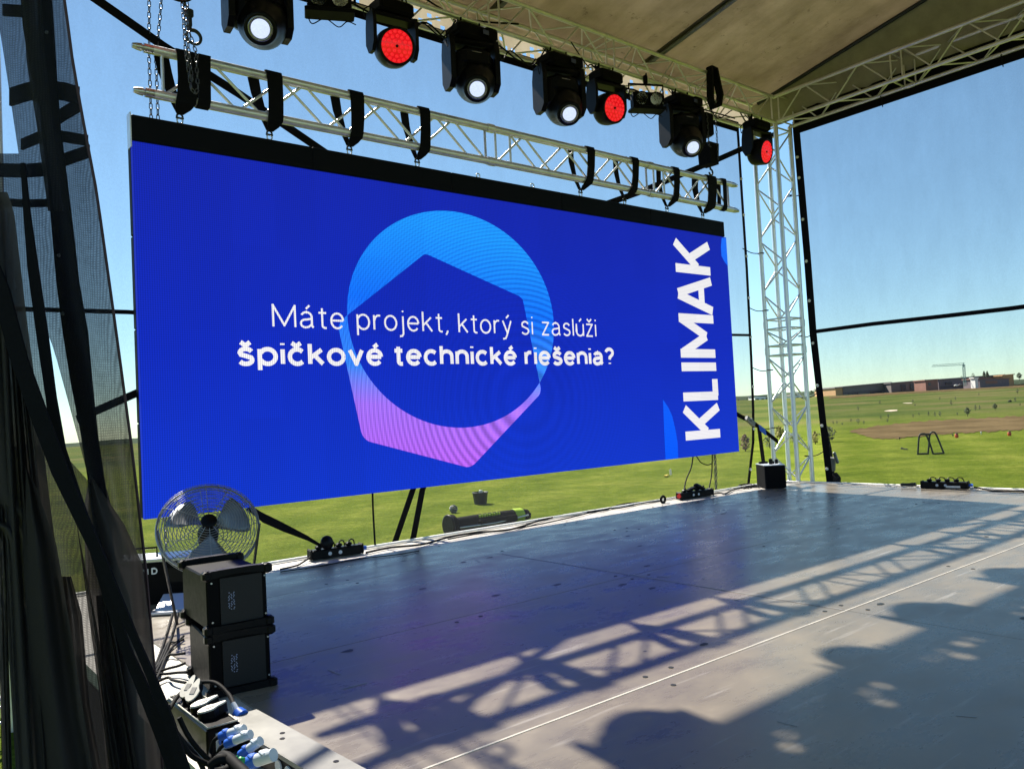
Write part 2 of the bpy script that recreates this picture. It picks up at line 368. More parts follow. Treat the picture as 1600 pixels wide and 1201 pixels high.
# ================================================================== TRUSSES
def truss(name, label, A, B, up, side, hgt, wid, mat='alu', r=.033, rb=.013, pitch=.52, group=None, seams=(), base=None, spig=(), ladder=False):
    """A,B: centreline ends of one corner chord; up/side: unit offsets to the other three chords."""
    A = Vector(A); B = Vector(B); d = (B-A); L = d.length; d.normalize(); up = Vector(up); side = Vector(side)
    t = thing(name, label, 'truss', base if base is not None else A, 0, group)
    C = [Vector((0, 0, 0)), up*hgt, side*wid, up*hgt+side*wid]
    if ladder: C = C[:2]
    for c in C:
        mb = MB(); mb.tube(A+c, B+c, r, 16)
        for s_ in seams: mb.tube(A+c+d*(s_-.06), A+c+d*(s_+.06), r*1.22, 16)
        mb.build('chord', mat, t)
    for (a, b_, ph) in (((0, 1, 0), (0, 1, 1)) if ladder else ((0, 1, 0), (2, 3, 1), (0, 2, 0), (1, 3, 1))):
        mb = MB(); oo = side*(.02 if ph else -.0) if ladder else Vector(); a_, bb = C[a], C[b_]; nseg = max(2, round(L/pitch)); p = L/nseg; inset = .03
        cuts = [0]+list(seams)+[L]
        for s0, s1 in zip(cuts, cuts[1:]):
            q0, q1 = s0+.09, s1-.09; k = max(1, round((q1-q0)/pitch)); pp = (q1-q0)/k
            if ladder and ph: q0 += pp/2; k -= 1
            mb.tube(A+d*q0+a_, A+d*q0+bb, rb*1.1, 8); mb.tube(A+d*q1+a_, A+d*q1+bb, rb*1.1, 8)
            for i in range(k):
                e_ = 0 if ladder else .03; u, v = q0+pp*i+e_, q0+pp*(i+1)-e_; f, g_ = (a_, bb) if (i+ph) % 2 == 0 else (bb, a_)
                mb.tube(A+d*u+f+oo, A+d*v+g_+oo, rb, 8)
            if ladder: mb.build('lacing', mat, t); mb = MB()
        if not ladder: mb.build('lacing', mat, t)
    for (s_, sg) in spig:
        for c in C:
            q = A+c+d*s_; mb = MB(); e = d*sg
            mb.tube(q, q+e*.09, r*.98, 14); mb.tube(q+e*.09, q+e*.11, r*.62, 14); mb.tube(q+e*.11, q+e*.16, r*.85, 14, r*.72); mb.tube(q+e*.16, q+e*.2, r*.7, 14, r*.5)
            mb.build('spigot', 'steel', t)
    return t
XL, XR, YB = 1.0, 13.4, 8.28; ZB, ZT = 6.70, 7.18
truss('roof_truss', 'silver lattice truss along the back roof edge, carrying the stage lights', (XL, YB, ZB), (XR, YB, ZB), Z, Y, ZT-ZB, .48, seams=(3.0, 5.75, 8.0, 10.6))
truss('roof_truss', 'silver lattice truss along the right-hand roof edge above the clear mesh wall', (13.4, -2.2, ZB), (13.4, 8.28, ZB), Z, X, ZT-ZB, .48, seams=(2.6, 5.5, 8.2))
truss('roof_truss', 'silver lattice truss along the roof edge at the near open side of the stage', (XL, -2.3, ZB), (XR, -2.3, ZB), Z, -Y, ZT-ZB, .48, seams=(3, 6, 9))
truss('tower_truss', 'pale four-legged lattice tower standing at the far corner beside the screen', (13.4, 8.28, GZ), (13.4, 8.28, ZB), X, Y, .48, .48, mat='alu_white', r=.042, rb=.015, pitch=.5, seams=(3.45, 3.95), base=(13.64, 8.52, GZ))
truss('tower_truss', 'lattice tower mostly hidden behind the black draped curtain at the left', (.52, 8.28, GZ), (.52, 8.28, ZB), X, Y, .48, .48, mat='alu', r=.042, rb=.015, pitch=.5, seams=(3.7,), base=(.76, 8.52, GZ))
STR = truss('support_truss', 'silver truss hanging over the LED screen, wrapped with black slings', (2.43, 8.6, 4.995), (12.33, 8.6, 4.995), Z, Y, .465, .42, seams=(4.4, 7.7), r=.05, rb=.016, pitch=.5, spig=((0, -1), (9.9, 1)), ladder=True)

# ================================================================== ROOF CANVAS
m, n, b, o = nt('roof_canvas')
tc = n.nodes.new('ShaderNodeTexCoord')
s1 = noise(n, tc, .9, 7, .65); s2 = noise(n, tc, 5, 9, .8)
c1 = ramp(n, s1.outputs['Fac'], [(.3, (.4, .335, .25)), (.55, (.54, .465, .365)), (.75, (.6, .53, .43))])
mp = n.nodes.new('ShaderNodeMapping'); mp.inputs['Scale'].default_value = (3.2, .5, 1); n.links.new(tc.outputs['Object'], mp.inputs[0])
s3 = noise(n, tc, 1.5, 6, .7, mp.outputs[0])
c2 = ramp(n, s2.outputs['Fac'], [(.3, (.3, .28, .25)), (.41, (1, 1, 1))])
c3 = ramp(n, s3.outputs['Fac'], [(.35, (.9, .89, .87)), (.6, (1.03, 1.03, 1.03))])
cc = mixc(n, 1.0, mixc(n, 1.0, c1.outputs[0], c2.outputs[0], 'MULTIPLY'), c3.outputs[0], 'MULTIPLY')
n.links.new(cc, b.inputs['Base Color']); b.inputs['Roughness'].default_value = .8
tr = n.nodes.new('ShaderNodeBsdfTranslucent'); n.links.new(cc, tr.inputs[0])
mx = n.nodes.new('ShaderNodeMixShader'); mx.inputs[0].default_value = .27
n.links.new(b.outputs[0], mx.inputs[1]); n.links.new(tr.outputs[0], mx.inputs[2]); n.links.new(mx.outputs[0], o.inputs[0])
bp = n.nodes.new('ShaderNodeBump'); bp.inputs['Strength'].default_value = .3; bp.inputs['Distance'].default_value = .05
n.links.new(s1.outputs['Fac'], bp.inputs['Height']); n.links.new(bp.outputs['Normal'], b.inputs['Normal'])
M['roof_canvas'] = m
RK = .2
def roofz(x, y): 
    yy = max(min(y, 8.76), -2.9); r_ = (8.76-yy) if yy > 2.9 else (8.76-2.9)-(2.9-yy)
    return 7.24+RK*max(r_, 0)+.03*math.sin(x*1.1+.5)*math.sin(max(0, min(1, (8.7-yy)/3))*1.5)
rt = thing('stage_roof', 'dirty beige canvas roof seen from below with dark pole and stained underside', 'roof', (7.3, 3, 7.2))
rf = MB(); NX, NY = 60, 48
for i in range(NX+1):
    for j in range(NY+1):
        x = .7+13.4*i/NX; y = -2.9+11.97*j/NY; rf.v.append(Vector((x, y, roofz(x, y))))
for i in range(NX):
    for j in range(NY): q = i*(NY+1)+j; rf.f.append((q, q+1, q+NY+2, q+NY+1)); rf.sm.append(True)
cv = rf.build('canopy', 'roof_canvas', rt)
sol = cv.modifiers.new('s', 'SOLIDIFY'); sol.thickness = .006; sol.offset = 1
for x in (3.9, 7.1, 10.3):
    p = MB(); p.path([(x, 8.6-.35*i, roofz(x, 8.6-.35*i)-.06) for i in range(33)], .035, 10); p.build('roof_pole', 'grey_metal', rt)
    p = MB(); p.band([(x, 8.7-.35*i, roofz(x, 8.7-.35*i)-.012) for i in range(33)], X, .16, .006); p.build('seam_tape', mk('seam_tape', (.1, .085, .06), .7), rt)
ge = MB()                                     # gable cloth between side truss and roof, right and left
for gx in (13.99, .78):
    o_ = len(ge.v); N_ = 60
    for i in range(N_+1):
        y = -2.9+11.8*i/N_; wv_ = .02*math.sin(y*9)+.015*math.sin(y*23)
        ge.v.append(Vector((gx+wv_, y, 6.86))); gt = 13.55 if gx > 5 else .85; ge.v.append(Vector((gt, y, roofz(gt, y)-.012)))
    for i in range(N_): q = o_+2*i; ge.f.append((q, q+2, q+3, q+1)); ge.sm.append(True)
mk('gable_cloth', (.3, .27, .2), .85, 0, .2, 3)
gb = ge.build('gable_cloth', 'gable_cloth', rt)
flp = MB(); hol = random.Random(5); CU = .075; nx_ = int(13.2/CU); nz_ = 10     # back flap of the canvas, rows of small holes added for sun dots on deck
for i in range(nx_+1):
    for k in range(nz_+1): x_ = .8+CU*i; flp.v.append(Vector((x_, 9.07+.012*math.sin(x_*5), 6.83+.055*k)))
for i in range(nx_):
    for k in range(nz_):
        if k in (2, 4, 6, 8) and (i*2+k//2) % 5 < 2 and 14 < i < 150 and hol.random() < .75: continue
        q = i*(nz_+1)+k; flp.f.append((q, q+nz_+1, q+nz_+2, q+1)); flp.sm.append(True)
flp.build('back_flap', 'roof_canvas', rt)
ed = MB(); ed.path([(13.52, 8.7-.4*i, roofz(13.52, 8.7-.4*i)-.035) for i in range(29)], .035, 8)

ed.build('roof_pole', 'dark_metal', rt)

# ================================================================== MESH WALLS
def mesh_mat(name, T, c, tl=.25, ws=0, wsc=200):
    m, n, b, o = nt(name); b.inputs['Base Color'].default_value = (*c, 1); b.inputs['Roughness'].default_value = .8; b.inputs['Specular IOR Level'].default_value = 0
    tr = n.nodes.new('ShaderNodeBsdfTransparent'); tl_ = n.nodes.new('ShaderNodeBsdfTranslucent'); tl_.inputs[0].default_value = (*[min(1, q*2.2) for q in c], 1)
    m1 = n.nodes.new('ShaderNodeMixShader'); m1.inputs[0].default_value = tl; n.links.new(b.outputs[0], m1.inputs[1]); n.links.new(tl_.outputs[0], m1.inputs[2])
    m2 = n.nodes.new('ShaderNodeMixShader'); n.links.new(m1.outputs[0], m2.inputs[1]); n.links.new(tr.outputs[0], m2.inputs[2]); n.links.new(m2.outputs[0], o.inputs[0])
    tc = n.nodes.new('ShaderNodeTexCoord')
    mp = n.nodes.new('ShaderNodeMapping'); mp.inputs['Scale'].default_value = (1, 1, .35); n.links.new(tc.outputs['Object'], mp.inputs[0])
    a = noise(n, tc, 3, 5, .7, mp.outputs[0]); b2 = noise(n, tc, 38, 3, .95)
    ad = n.nodes.new('ShaderNodeMath'); ad.operation = 'ADD'; n.links.new(a.outputs['Fac'], ad.inputs[0]); n.links.new(b2.outputs['Fac'], ad.inputs[1])
    mr = n.nodes.new('ShaderNodeMapRange'); mr.inputs[1].default_value = .7; mr.inputs[2].default_value = 1.3; mr.inputs[3].default_value = T-.05; mr.inputs[4].default_value = T+.05
    n.links.new(ad.outputs[0], mr.inputs[0]); fac = mr.outputs[0]
    if ws:                                    # visible weave
        w1 = n.nodes.new('ShaderNodeTexWave'); w1.inputs['Scale'].default_value = wsc; w1.bands_direction = 'Z'; w1.inputs['Distortion'].default_value = 9; w1.inputs['Detail'].default_value = 0; w1.inputs['Detail Scale'].default_value = .12
        w2 = n.nodes.new('ShaderNodeTexWave'); w2.inputs['Scale'].default_value = wsc*1.1; w2.bands_direction = 'X'; w2.inputs['Distortion'].default_value = 5; w2.inputs['Detail'].default_value = 0; w2.inputs['Detail Scale'].default_value = .2
        n.links.new(tc.outputs['Object'], w1.inputs[0]); n.links.new(tc.outputs['Object'], w2.inputs[0])
        k = n.nodes.new('ShaderNodeMath'); k.operation = 'MULTIPLY'; n.links.new(w1.outputs['Fac'], k.inputs[0]); n.links.new(w2.outputs['Fac'], k.inputs[1])
        k2 = n.nodes.new('ShaderNodeMath'); k2.operation = 'MULTIPLY_ADD'; k2.inputs[1].default_value = ws; n.links.new(k.outputs[0], k2.inputs[0]); n.links.new(fac, k2.inputs[2])
        fac = k2.outputs[0]
    n.links.new(fac, m2.inputs[0]); M[name] = m; return m
mesh_mat('wall_mesh', .66, (.03, .032, .037), .25)
def sheet(fn, nu, nv):
    mb = MB()
    for i in range(nu+1):
        for j in range(nv+1): mb.v.append(Vector(fn(i/nu, j/nv)))
    for i in range(nu):
        for j in range(nv): q = i*(nv+1)+j; mb.f.append((q, q+nv+1, q+nv+2, q+1)); mb.sm.append(True)
    return mb
def grommets(t, pts, nrm):
    for p in pts:
        mb = MB(); mt = Matrix.Translation(Vector(p)) @ Vector(nrm).to_track_quat('Z', 'Y').to_matrix().to_4x4()
        mb.lathe([(.012, .012), (.026, .012), (.028, .006), (.028, 0)], mt, 14); mb.build('grommet', 'white_paint', t)
bw = thing('mesh_wall', 'dark see-through mesh wall stretched behind the LED screen', 'mesh wall', (7.2, 9.0, -1))
YW = 9.02
hem = [at(1152, 205, 1, YW), at(1158, 300, 1, YW), at(1166, 420, 1, YW), at(1173, 560, 1, YW), at(1176, 640, 1, YW), at(1176, 690, 1, YW), at(1169, 752, 1, YW)]
hz = [(p.z, p.x) for p in hem]; hz = [(-1.0, hz[-1][1]-.08)]+sorted(hz)
def bwf(u, v):
    z = -1+7.85*v; xr = interp(z, hz); return (1.0+(xr-1.0)*u, YW+.03*math.sin(u*31)*math.sin(v*3), z)
sheet(bwf, 60, 24).build('mesh_sheet', 'wall_mesh', bw)
mb = MB(); mb.band([(p[1], YW-.012, p[0]) for p in hz]+[(hem[0].x, YW-.012, 6.9)], X, .07, .01); mb.build('edge_hem', 'webbing', bw)
mb = MB(); mb.band([(1.0+1.2*i, YW-.03+.004*(i % 2), 2.76+.015*math.sin(i*2.1)) for i in range(10)]+[(interp(2.77, hz), YW-.03, 2.78)], Z, .045, .012); mb.build('seam_band', 'webbing', bw)
mb = MB(); mb.band([(1.0, YW-.02, 6.81), (7, YW-.02, 6.79), (hem[0].x+.02, YW-.02, 6.81)], Z, .2, .01); mb.build('top_band', 'black_fabric', bw)
grommets(bw, [(interp(z, hz), YW-.02, z) for z in (.25, 1.0, 1.8, 2.75, 3.5, 4.3, 5.1, 5.8, 6.4)], (-.6, -.8, 0))
rw = thing('mesh_wall', 'dark see-through mesh wall with black hem facing the golf course', 'mesh wall', (13.93, 3, -1))
XW = 13.95
hem = [at(1245, 205, 0, XW), at(1262, 400, 0, XW), at(1271, 520, 0, XW), at(1281, 610, 0, XW), at(1290, 690, 0, XW), at(1297, 750, 0, XW)]
hy = sorted((p.z, p.y) for p in hem); hy = [(-1.0, hy[0][1])]+hy
def rwf(u, v):
    z = -1+7.9*v; y1 = interp(z, hy); return (XW+.03*math.sin(u*27)*math.sin(v*3), y1+(-2.3-y1)*u, z)
sheet(rwf, 60, 24).build('mesh_sheet', 'wall_mesh', rw)
mb = MB(); mb.band([(XW-.015, p[1], p[0]) for p in hy]+[(XW-.015, hy[-1][1], 6.8)], Y, [.13]*4+[.14]*4, .012); mb.build('edge_hem', 'webbing', rw)
mb = MB(); mb.band([(XW-.03, hy[3][1]-1.1*i, 2.76+.012*math.sin(i*1.7)) for i in range(10)], Z, .07, .012); mb.build('seam_band', 'webbing', rw)
mb = MB(); mb.band([(XW-.03, 8.2, 6.76), (XW-.03, -2.3, 6.76)], Z, .44, .012); mb.build('top_band', 'black_fabric', rw)
grommets(rw, [(XW-.03, interp(z, hy)+.02, z) for z in (.2, 1.0, 1.75, 2.55, 3.35, 4.1, 4.9, 5.7, 6.1)], (-.85, -.5, 0))
mb = MB()
for y in (6.5, 4.6, 2.7): mb.path([(XW-.05, y, 6.5), (XW-.1, y+.01, 6.75), (13.9, y, 6.78), (13.84, y, 6.66), (XW-.05, y, 6.62)], .008, 6)
mb.build('cable_tie', 'cable_black', rw)
# ================================================================== LED SCREEN
YS = 8.67; SX0, SX1, SZ0, SZ1, SZ2 = 2.22, 12.2, .64, 4.49, 4.76
def led_mat(name, stops, axis='Z', lo=SZ0, hi=SZ1, moire=.12, k=1.0, tilt=0.0):
    m = bpy.data.materials.new(name); m.use_nodes = True; n = m.node_tree
    for q in list(n.nodes): n.nodes.remove(q)
    o = n.nodes.new('ShaderNodeOutputMaterial'); b = n.nodes.new('ShaderNodeBsdfPrincipled')
    b.inputs['Base Color'].default_value = (.002, .002, .003, 1); b.inputs['Roughness'].default_value = .7; b.inputs['Specular IOR Level'].default_value = .15
    ge_ = n.nodes.new('ShaderNodeNewGeometry'); sp = n.nodes.new('ShaderNodeSeparateXYZ'); n.links.new(ge_.outputs['Position'], sp.inputs[0])
    def mth(op, a, b_=None, c=None):
        q = n.nodes.new('ShaderNodeMath'); q.operation = op
        for i, v in enumerate((a, b_, c)):
            if v is None: continue
            if isinstance(v, (int, float)): q.inputs[i].default_value = v
            else: n.links.new(v, q.inputs[i])
        return q.outputs[0]
    gx = mth('MULTIPLY_ADD', sp.outputs[0], tilt, sp.outputs[2])
    t = mth('DIVIDE', mth('SUBTRACT', gx, lo), hi-lo)
    rp = ramp(n, t, stops)
    # diode columns and rows
    px_ = .0235
    cx = mth('SINE', mth('MULTIPLY', sp.outputs[0], 2*math.pi/px_)); cz = mth('SINE', mth('MULTIPLY', sp.outputs[2], 2*math.pi/px_))
    cell = mth('MULTIPLY_ADD', mth('MULTIPLY_ADD', cx, .6, mth('MULTIPLY', cz, .4)), .34, 1.0)
    fx = mth('FLOOR', mth('DIVIDE', mth('SUBTRACT', sp.outputs[0], SX0), .499)); fz = mth('FLOOR', mth('DIVIDE', mth('SUBTRACT', sp.outputs[2], SZ0), .9625))
    cb_ = n.nodes.new('ShaderNodeCombineXYZ'); n.links.new(fx, cb_.inputs[0]); n.links.new(fz, cb_.inputs[1]); wh = n.nodes.new('ShaderNodeTexWhiteNoise'); n.links.new(cb_.outputs[0], wh.inputs[0])
    cell = mth('MULTIPLY', cell, mth('MULTIPLY_ADD', wh.outputs[0], .07, .965))
    # slow interference of the diode grid
    dx = mth('SUBTRACT', sp.outputs[0], 7.3); dz = mth('SUBTRACT', sp.outputs[2], 1.7)
    r2 = mth('ADD', mth('MULTIPLY', dx, dx), mth('MULTIPLY', mth('MULTIPLY', dz, dz), 1.25))
    ring = mth('SINE', mth('MULTIPLY', r2, 22.0))
    fade = mth('POWER', 2.718, mth('MULTIPLY', r2, -.13))
    mo = mth('MULTIPLY_ADD', mth('MULTIPLY', ring, fade), moire, 1.0)
    f = mth('MULTIPLY', mth('MULTIPLY', cell, mo), k*(2**-EXPO))
    b.inputs['Emission Strength'].default_value = 1
    n.links.new(rp.outputs[0], b.inputs['Emission Color']); n.links.new(f, b.inputs['Emission Strength'])
    n.links.new(b.outputs[0], o.inputs[0]); M[name] = m; return m
led_mat('led_blue', [(0, (.004, .036, .60)), (.45, (.004, .022, .50)), (1, (.006, .018, .41))], moire=.06)
led_mat('led_ring', [(0, (.50, .10, .85)), (.33, (.36, .16, .95)), (.46, (.04, .25, 1.0)), (.7, (.005, .16, 1.0)), (1, (.012, .30, 1.0))], lo=.85, hi=4.35, moire=.34, tilt=.06)
led_mat('led_right', [(0, (.0, .10, 1.0)), (1, (.01, .16, 1.0))], moire=.1)
led_mat('led_white', [(0, (.92, .90, .95)), (1, (.92, .92, .93))], moire=.06, k=.95)
scr = thing('led_screen', 'large blue LED screen with white slogan and ring emblem hanging at stage back', 'LED screen', (7.2, 8.72, SZ0))
mb = MB(); mb.box(((SX0+SX1)/2, YS+.035, (SZ0+SZ1)/2), (SX1-SX0, .07, SZ1-SZ0)); mb.build('display', 'led_blue', scr)
for i in range(5):
    x0 = SX0-.005+i*1.985; mb = MB(); mb.box((x0+.9925, YS+.03, (SZ1+SZ2)/2+.002), (1.981, .1, SZ2-SZ1-.002), bev=.006); mb.build('hanging_bar', 'header_black', scr)
mb = MB()
for i in range(20):
    for j in range(4): mb.box((SX0+.2495+i*.499, YS+.13, SZ0+.4825+j*.965), (.4988, .11, .9648), bev=.012)
mb.build('cabinet_back', 'black_paint', scr)
mb = MB(); mb.box((SX0-.012, YS+.05, (SZ1+SZ2)/2-.02), (.012, .12, .36)); mb.build('side_plate', 'alu', scr)
# emblem: circle and rounded hexagon, lit where only one of the two covers
CC = (6.23, 2.80); ERX, ERZ = 1.664, 1.438
hexp = [(p_.x, p_.z) for p_ in (at(664, 396, 1, YS), at(816, 465, 1, YS), at(846, 613, 1, YS), at(735, 731, 1, YS), at(567, 687, 1, YS), at(527, 505, 1, YS))]
def rhex(a):
    dx, dz = math.cos(a), math.sin(a); best = 9
    for i in range(6):
        (x1, z1), (x2, z2) = hexp[i], hexp[(i+1) % 6]; ex, ez = x2-x1, z2-z1; den = dx*ez-dz*ex
        if abs(den) < 1e-9: continue
        t = ((x1-CC[0])*ez-(z1-CC[1])*ex)/den; u = ((x1-CC[0])*dz-(z1-CC[1])*dx)/den
        if t > 0 and -1e-6 <= u <= 1+1e-6: best = min(best, t)
    return best
NA_ = 720; hr = [rhex(2*math.pi*i/NA_) for i in range(NA_)]
hr = [sum(hr[(i+k) % NA_] for k in range(-5, 6))/11 for i in range(NA_)]
mb = MB()
for i in range(NA_):
    a, b_ = 2*math.pi*i/NA_, 2*math.pi*(i+1)/NA_; r1, r2 = hr[i], hr[(i+1) % NA_]; ea, eb = (1/math.hypot(math.cos(t_)/ERX, math.sin(t_)/ERZ) for t_ in (a, b_))
    q = []
    for (r_, an) in ((min(r1, ea), a), (max(r1, ea), a), (max(r2, eb), b_), (min(r2, eb), b_)): q.append((CC[0]+r_*math.cos(an), CC[1]+r_*math.sin(an)))
    for yy in (YS-.004,): mb.add([(x, yy, z) for x, z in q], [(0, 1, 2, 3)])
mb.build('ring_emblem', 'led_ring', scr)
mb = MB(); fnx = lambda u, v, h: Vector((u, YS-h, v))
mb.prism([(10.19, SZ0+.002), (10.205, 1.2), (10.215, 1.62), (10.34, 1.48), (10.42, 1.34), (10.48, 1.12), (10.515, .913), (10.51, SZ0+.002)], .001, .004, fnx)
mb.build('corner_emblem', 'led_right', scr); mb = MB()
mb.prism([(SX1-.003, SZ1-.01), (SX1-.13, SZ1-.02), (12.03, 4.31), (12.03, 4.14), (12.1, 4.05), (SX1-.003, 3.97)], .001, .004, fnx); mb.build('corner_emblem', 'led_right', scr)

# stroke lettering
def A_(cx, cy, rx, ry, a0, a1, n=10): return [(cx+rx*math.cos(R(a0+(a1-a0)*i/n)), cy+ry*math.sin(R(a0+(a1-a0)*i/n))) for i in range(n+1)]
GL = {
 'M': (1.15, [[(0, 0), (0, 1.38), (.575, .1), (1.15, 1.38), (1.15, 0)]]),
 'n': (.62, [[(0, 0), (0, 1)], [(0, .6)]+A_(.31, .62, .31, .38, 160, 0)+[(.62, 0)]]),
 'h': (.62, [[(0, 0), (0, 1.4)], [(0, .6)]+A_(.31, .62, .31, .38, 160, 0)+[(.62, 0)]]),
 'a': (.68, [A_(.31, .72, .27, .28, 160, 90)+A_(.31, .68, .29, .32, 90, 0)+[(.6, .12), (.68, 0)], [(.6, .58), (.32, .52)]+A_(.26, .26, .26, .26, 90, 270)+[(.42, .04), (.6, .22)]]),
 't': (.4, [[(.2, 1.3), (.2, .2)]+A_(.36, .16, .16, .16, 180, 270, 5)+[(.42, 0)], [(0, 1), (.42, 1)]]),
 'e': (.68, [[(.03, .52), (.67, .52)], A_(.34, .52, .34, .48, 0, 180)+A_(.34, .5, .34, .5, 180, 320)]),
 'p': (.7, [[(0, 1), (0, -.42)], A_(.35, .5, .35, .5, 150, -150, 18)]),
 'r': (.36, [[(0, 0), (0, 1)], [(0, .6), (.08, .86), (.22, .98), (.38, .98)]]),
 'o': (.72, [A_(.36, .5, .36, .5, 0, 360, 24)]),
 'j': (.14, [[(.12, 1), (.12, -.25), (.04, -.4), (-.1, -.42)], [(.12, 1.3), (.12, 1.4)]]),
 'k': (.58, [[(0, 0), (0, 1.4)], [(.55, 1), (0, .4)], [(.2, .62), (.6, 0)]]),
 'y': (.64, [[(0, 1), (.33, .05)], [(.64, 1), (.3, -.1), (.18, -.38), (-.02, -.42)]]),
 's': (.56, [A_(.29, .74, .25, .26, 20, 180, 8)+[(.08, .62), (.3, .52), (.5, .42)]+A_(.28, .26, .27, .26, 30, -155, 10)]),
 'i': (.0, [[(0, 0), (0, 1)], [(0, 1.3), (0, 1.42)]]),
 'z': (.54, [[(0, 1), (.54, 1), (0, 0), (.54, 0)]]),
 'l': (.0, [[(0, 0), (0, 1.4)]]),
 'u': (.62, [[(0, 1), (0, .38)]+A_(.31, .38, .31, .38, 180, 340)+[(.62, .4)], [(.62, 1), (.62, 0)]]),
 'v': (.62, [[(0, 1), (.31, 0), (.62, 1)]]),
 'c': (.62, [A_(.34, .5, .34, .5, 45, 315, 18)]),
 '?': (.56, [A_(.28, 1.05, .28, .33, 170, -40, 12)+[(.3, .6), (.28, .4)], [(.28, 0), (.28, .1)]]),
 ',': (.06, [[(.08, .08), (.06, -.05), (-.04, -.22)]]),
 'N': (.75, [[(0, 0), (0, 1), (.75, 0), (.75, 1)]]),
 'D': (.7, [[(0, 0), (0, 1), (.35, 1)]+A_(.35, .5, .35, .5, 90, -90)+[(0, 0), (0, .1)]]),
 'K': (.7, [[(0, 0), (0, 1)], [(.66, 1), (0, .36)], [(.22, .56), (.7, 0)]]),
}
ACC = {'á': ('a', "'"), 'ý': ('y', "'"), 'ú': ('u', "'"), 'é': ('e', "'"), 'ž': ('z', 'v'), 'š': ('s', 'v'), 'č': ('c', 'v')}
def ribbon(mb, pl, w, fn, h0, h1):
    for i in range(1, len(pl)-1):             # a sharp corner becomes two overlapping strokes with square ends
        a, b_, c = pl[i-1], pl[i], pl[i+1]; u = (b_[0]-a[0], b_[1]-a[1]); v = (c[0]-b_[0], c[1]-b_[1]); lu, lv = math.hypot(*u), math.hypot(*v)
        if lu*lv > 1e-9 and (u[0]*v[0]+u[1]*v[1])/(lu*lv) < .45:
            e = w*.38
            ribbon(mb, pl[:i]+[(b_[0]+u[0]/lu*e, b_[1]+u[1]/lu*e)], w, fn, h0, h1); ribbon(mb, [(b_[0]-v[0]/lv*e, b_[1]-v[1]/lv*e)]+pl[i+1:], w, fn, h0, h1+.00003); return
    n = len(pl); L, Rr = [], []
    for i, p in enumerate(pl):
        a = pl[max(i-1, 0)]; b_ = pl[min(i+1, n-1)]
        def nrm(p1, p2):
            dx, dy = p2[0]-p1[0], p2[1]-p1[1]; l = math.hypot(dx, dy) or 1; return (-dy/l, dx/l)
        n1 = nrm(a, p) if i else nrm(p, b_); n2 = nrm(p, b_) if i < n-1 else n1
        mx_, my = n1[0]+n2[0], n1[1]+n2[1]; l2 = mx_*mx_+my*my; s_ = min(2/l2, 1.6) if l2 > .05 else 1
        mx_ *= s_*w/2; my *= s_*w/2
        L.append((p[0]+mx_, p[1]+my)); Rr.append((p[0]-mx_, p[1]-my))
    for i in range(n-1): mb.prism([L[i], Rr[i], Rr[i+1], L[i+1]], h0, h1, fn)
def write(parent, mat, text, x0, x1, z0, xh, wt, fn, spc=.28, sp_w=.42, xk=1.0, world=True):
    """lay text between x0 and x1, baseline z0, x-height xh, stroke wt (fraction of x-height)"""
    adv = []; 
    for ch in text:
        if ch == ' ': adv.append(sp_w)
        else: adv.append(GL[ACC.get(ch, (ch,))[0]][0]*xk+wt+spc*(1-wt*.5))
    tot = sum(adv)-spc*(1-wt*.5); sx = (x1-x0)/tot; x = x0; k = 0
    for ch, ad_ in zip(text, adv):
        if ch != ' ':
            mb = MB()
            base, acc = ACC.get(ch, (ch, None)); wd, strokes = GL[base]; strokes = list(strokes)
            if acc == "'": strokes.append([(wd/2-.04, 1.22), (wd/2+.16, 1.45)])
            if acc == 'v': strokes.append([(wd/2-.2, 1.45), (wd/2, 1.22), (wd/2+.2, 1.45)])
            for st_ in strokes:
                pts = [(x+(wt/2+u*xk)*sx, z0+xh*(wt/2+v*(1-wt))) for u, v in st_]
                k += 1; ribbon(mb, pts, wt*xh, fn, .001, .0045+.00008*(k % 9))
            mb.build('letter', mat, parent, world)
        x += ad_*sx
    print('SX', text, sx/xh)
write(scr, 'led_white', 'Máte projekt, ktorý si zaslúži', 3.63, 8.76, 2.615, .2, .115, fnx, .24, .6, 1.12)
write(scr, 'led_white', 'špičkové technické riešenia?', 3.21, 9.12, 2.18, .215, .235, fnx, .13, .46, 1.1)
# tall word reading upwards: u runs up the screen, v to the left
def cap(strokes, z0, z1, xb=11.69, xt=10.72, wt=.148):
    mb = MB(); k = 0
    for st_ in strokes:
        pts = [(z0+wt/2+(z1-z0-wt)*u, (xb-wt/2)+(xt-xb+wt)*v) for u, v in st_]; k += 1
        e = .0
        ribbon(mb, pts, wt, lambda u, v, h: Vector((v, YS-h, u)), .001, .005+.0001*k)
    return mb
Ks = [[(0, -.07), (0, 1.07)], [(1.03, 1.06), (.1, .36)], [(.42, .62), (1.05, -.06)]]
for nm, s_, a_, b_ in (('K', Ks, .92, 1.51), ('L', [[(0, 1.07), (0, -.07)], [(-.0, -.0), (1.05, 0)]], 1.575, 2.0), ('I', [[(.5, -.07), (.5, 1.07)]], 2.07, 2.24),
                   ('M', [[(0, -.07), (0, 1.07)], [(.02, 1.0), (.5, .2)], [(.98, 1.0), (.5, .2)], [(1, 1.07), (1, -.07)]], 2.31, 3.06),
                   ('A', [[(-.02, -.07), (.47, 1.04)], [(.53, 1.04), (1.02, -.07)], [(.22, .28), (.78, .28)]], 3.07, 3.72), ('K', Ks, 3.76, 4.34)):
    mb_ = cap(s_, a_, b_); o_ = mb_.build('letter', 'led_white', scr)
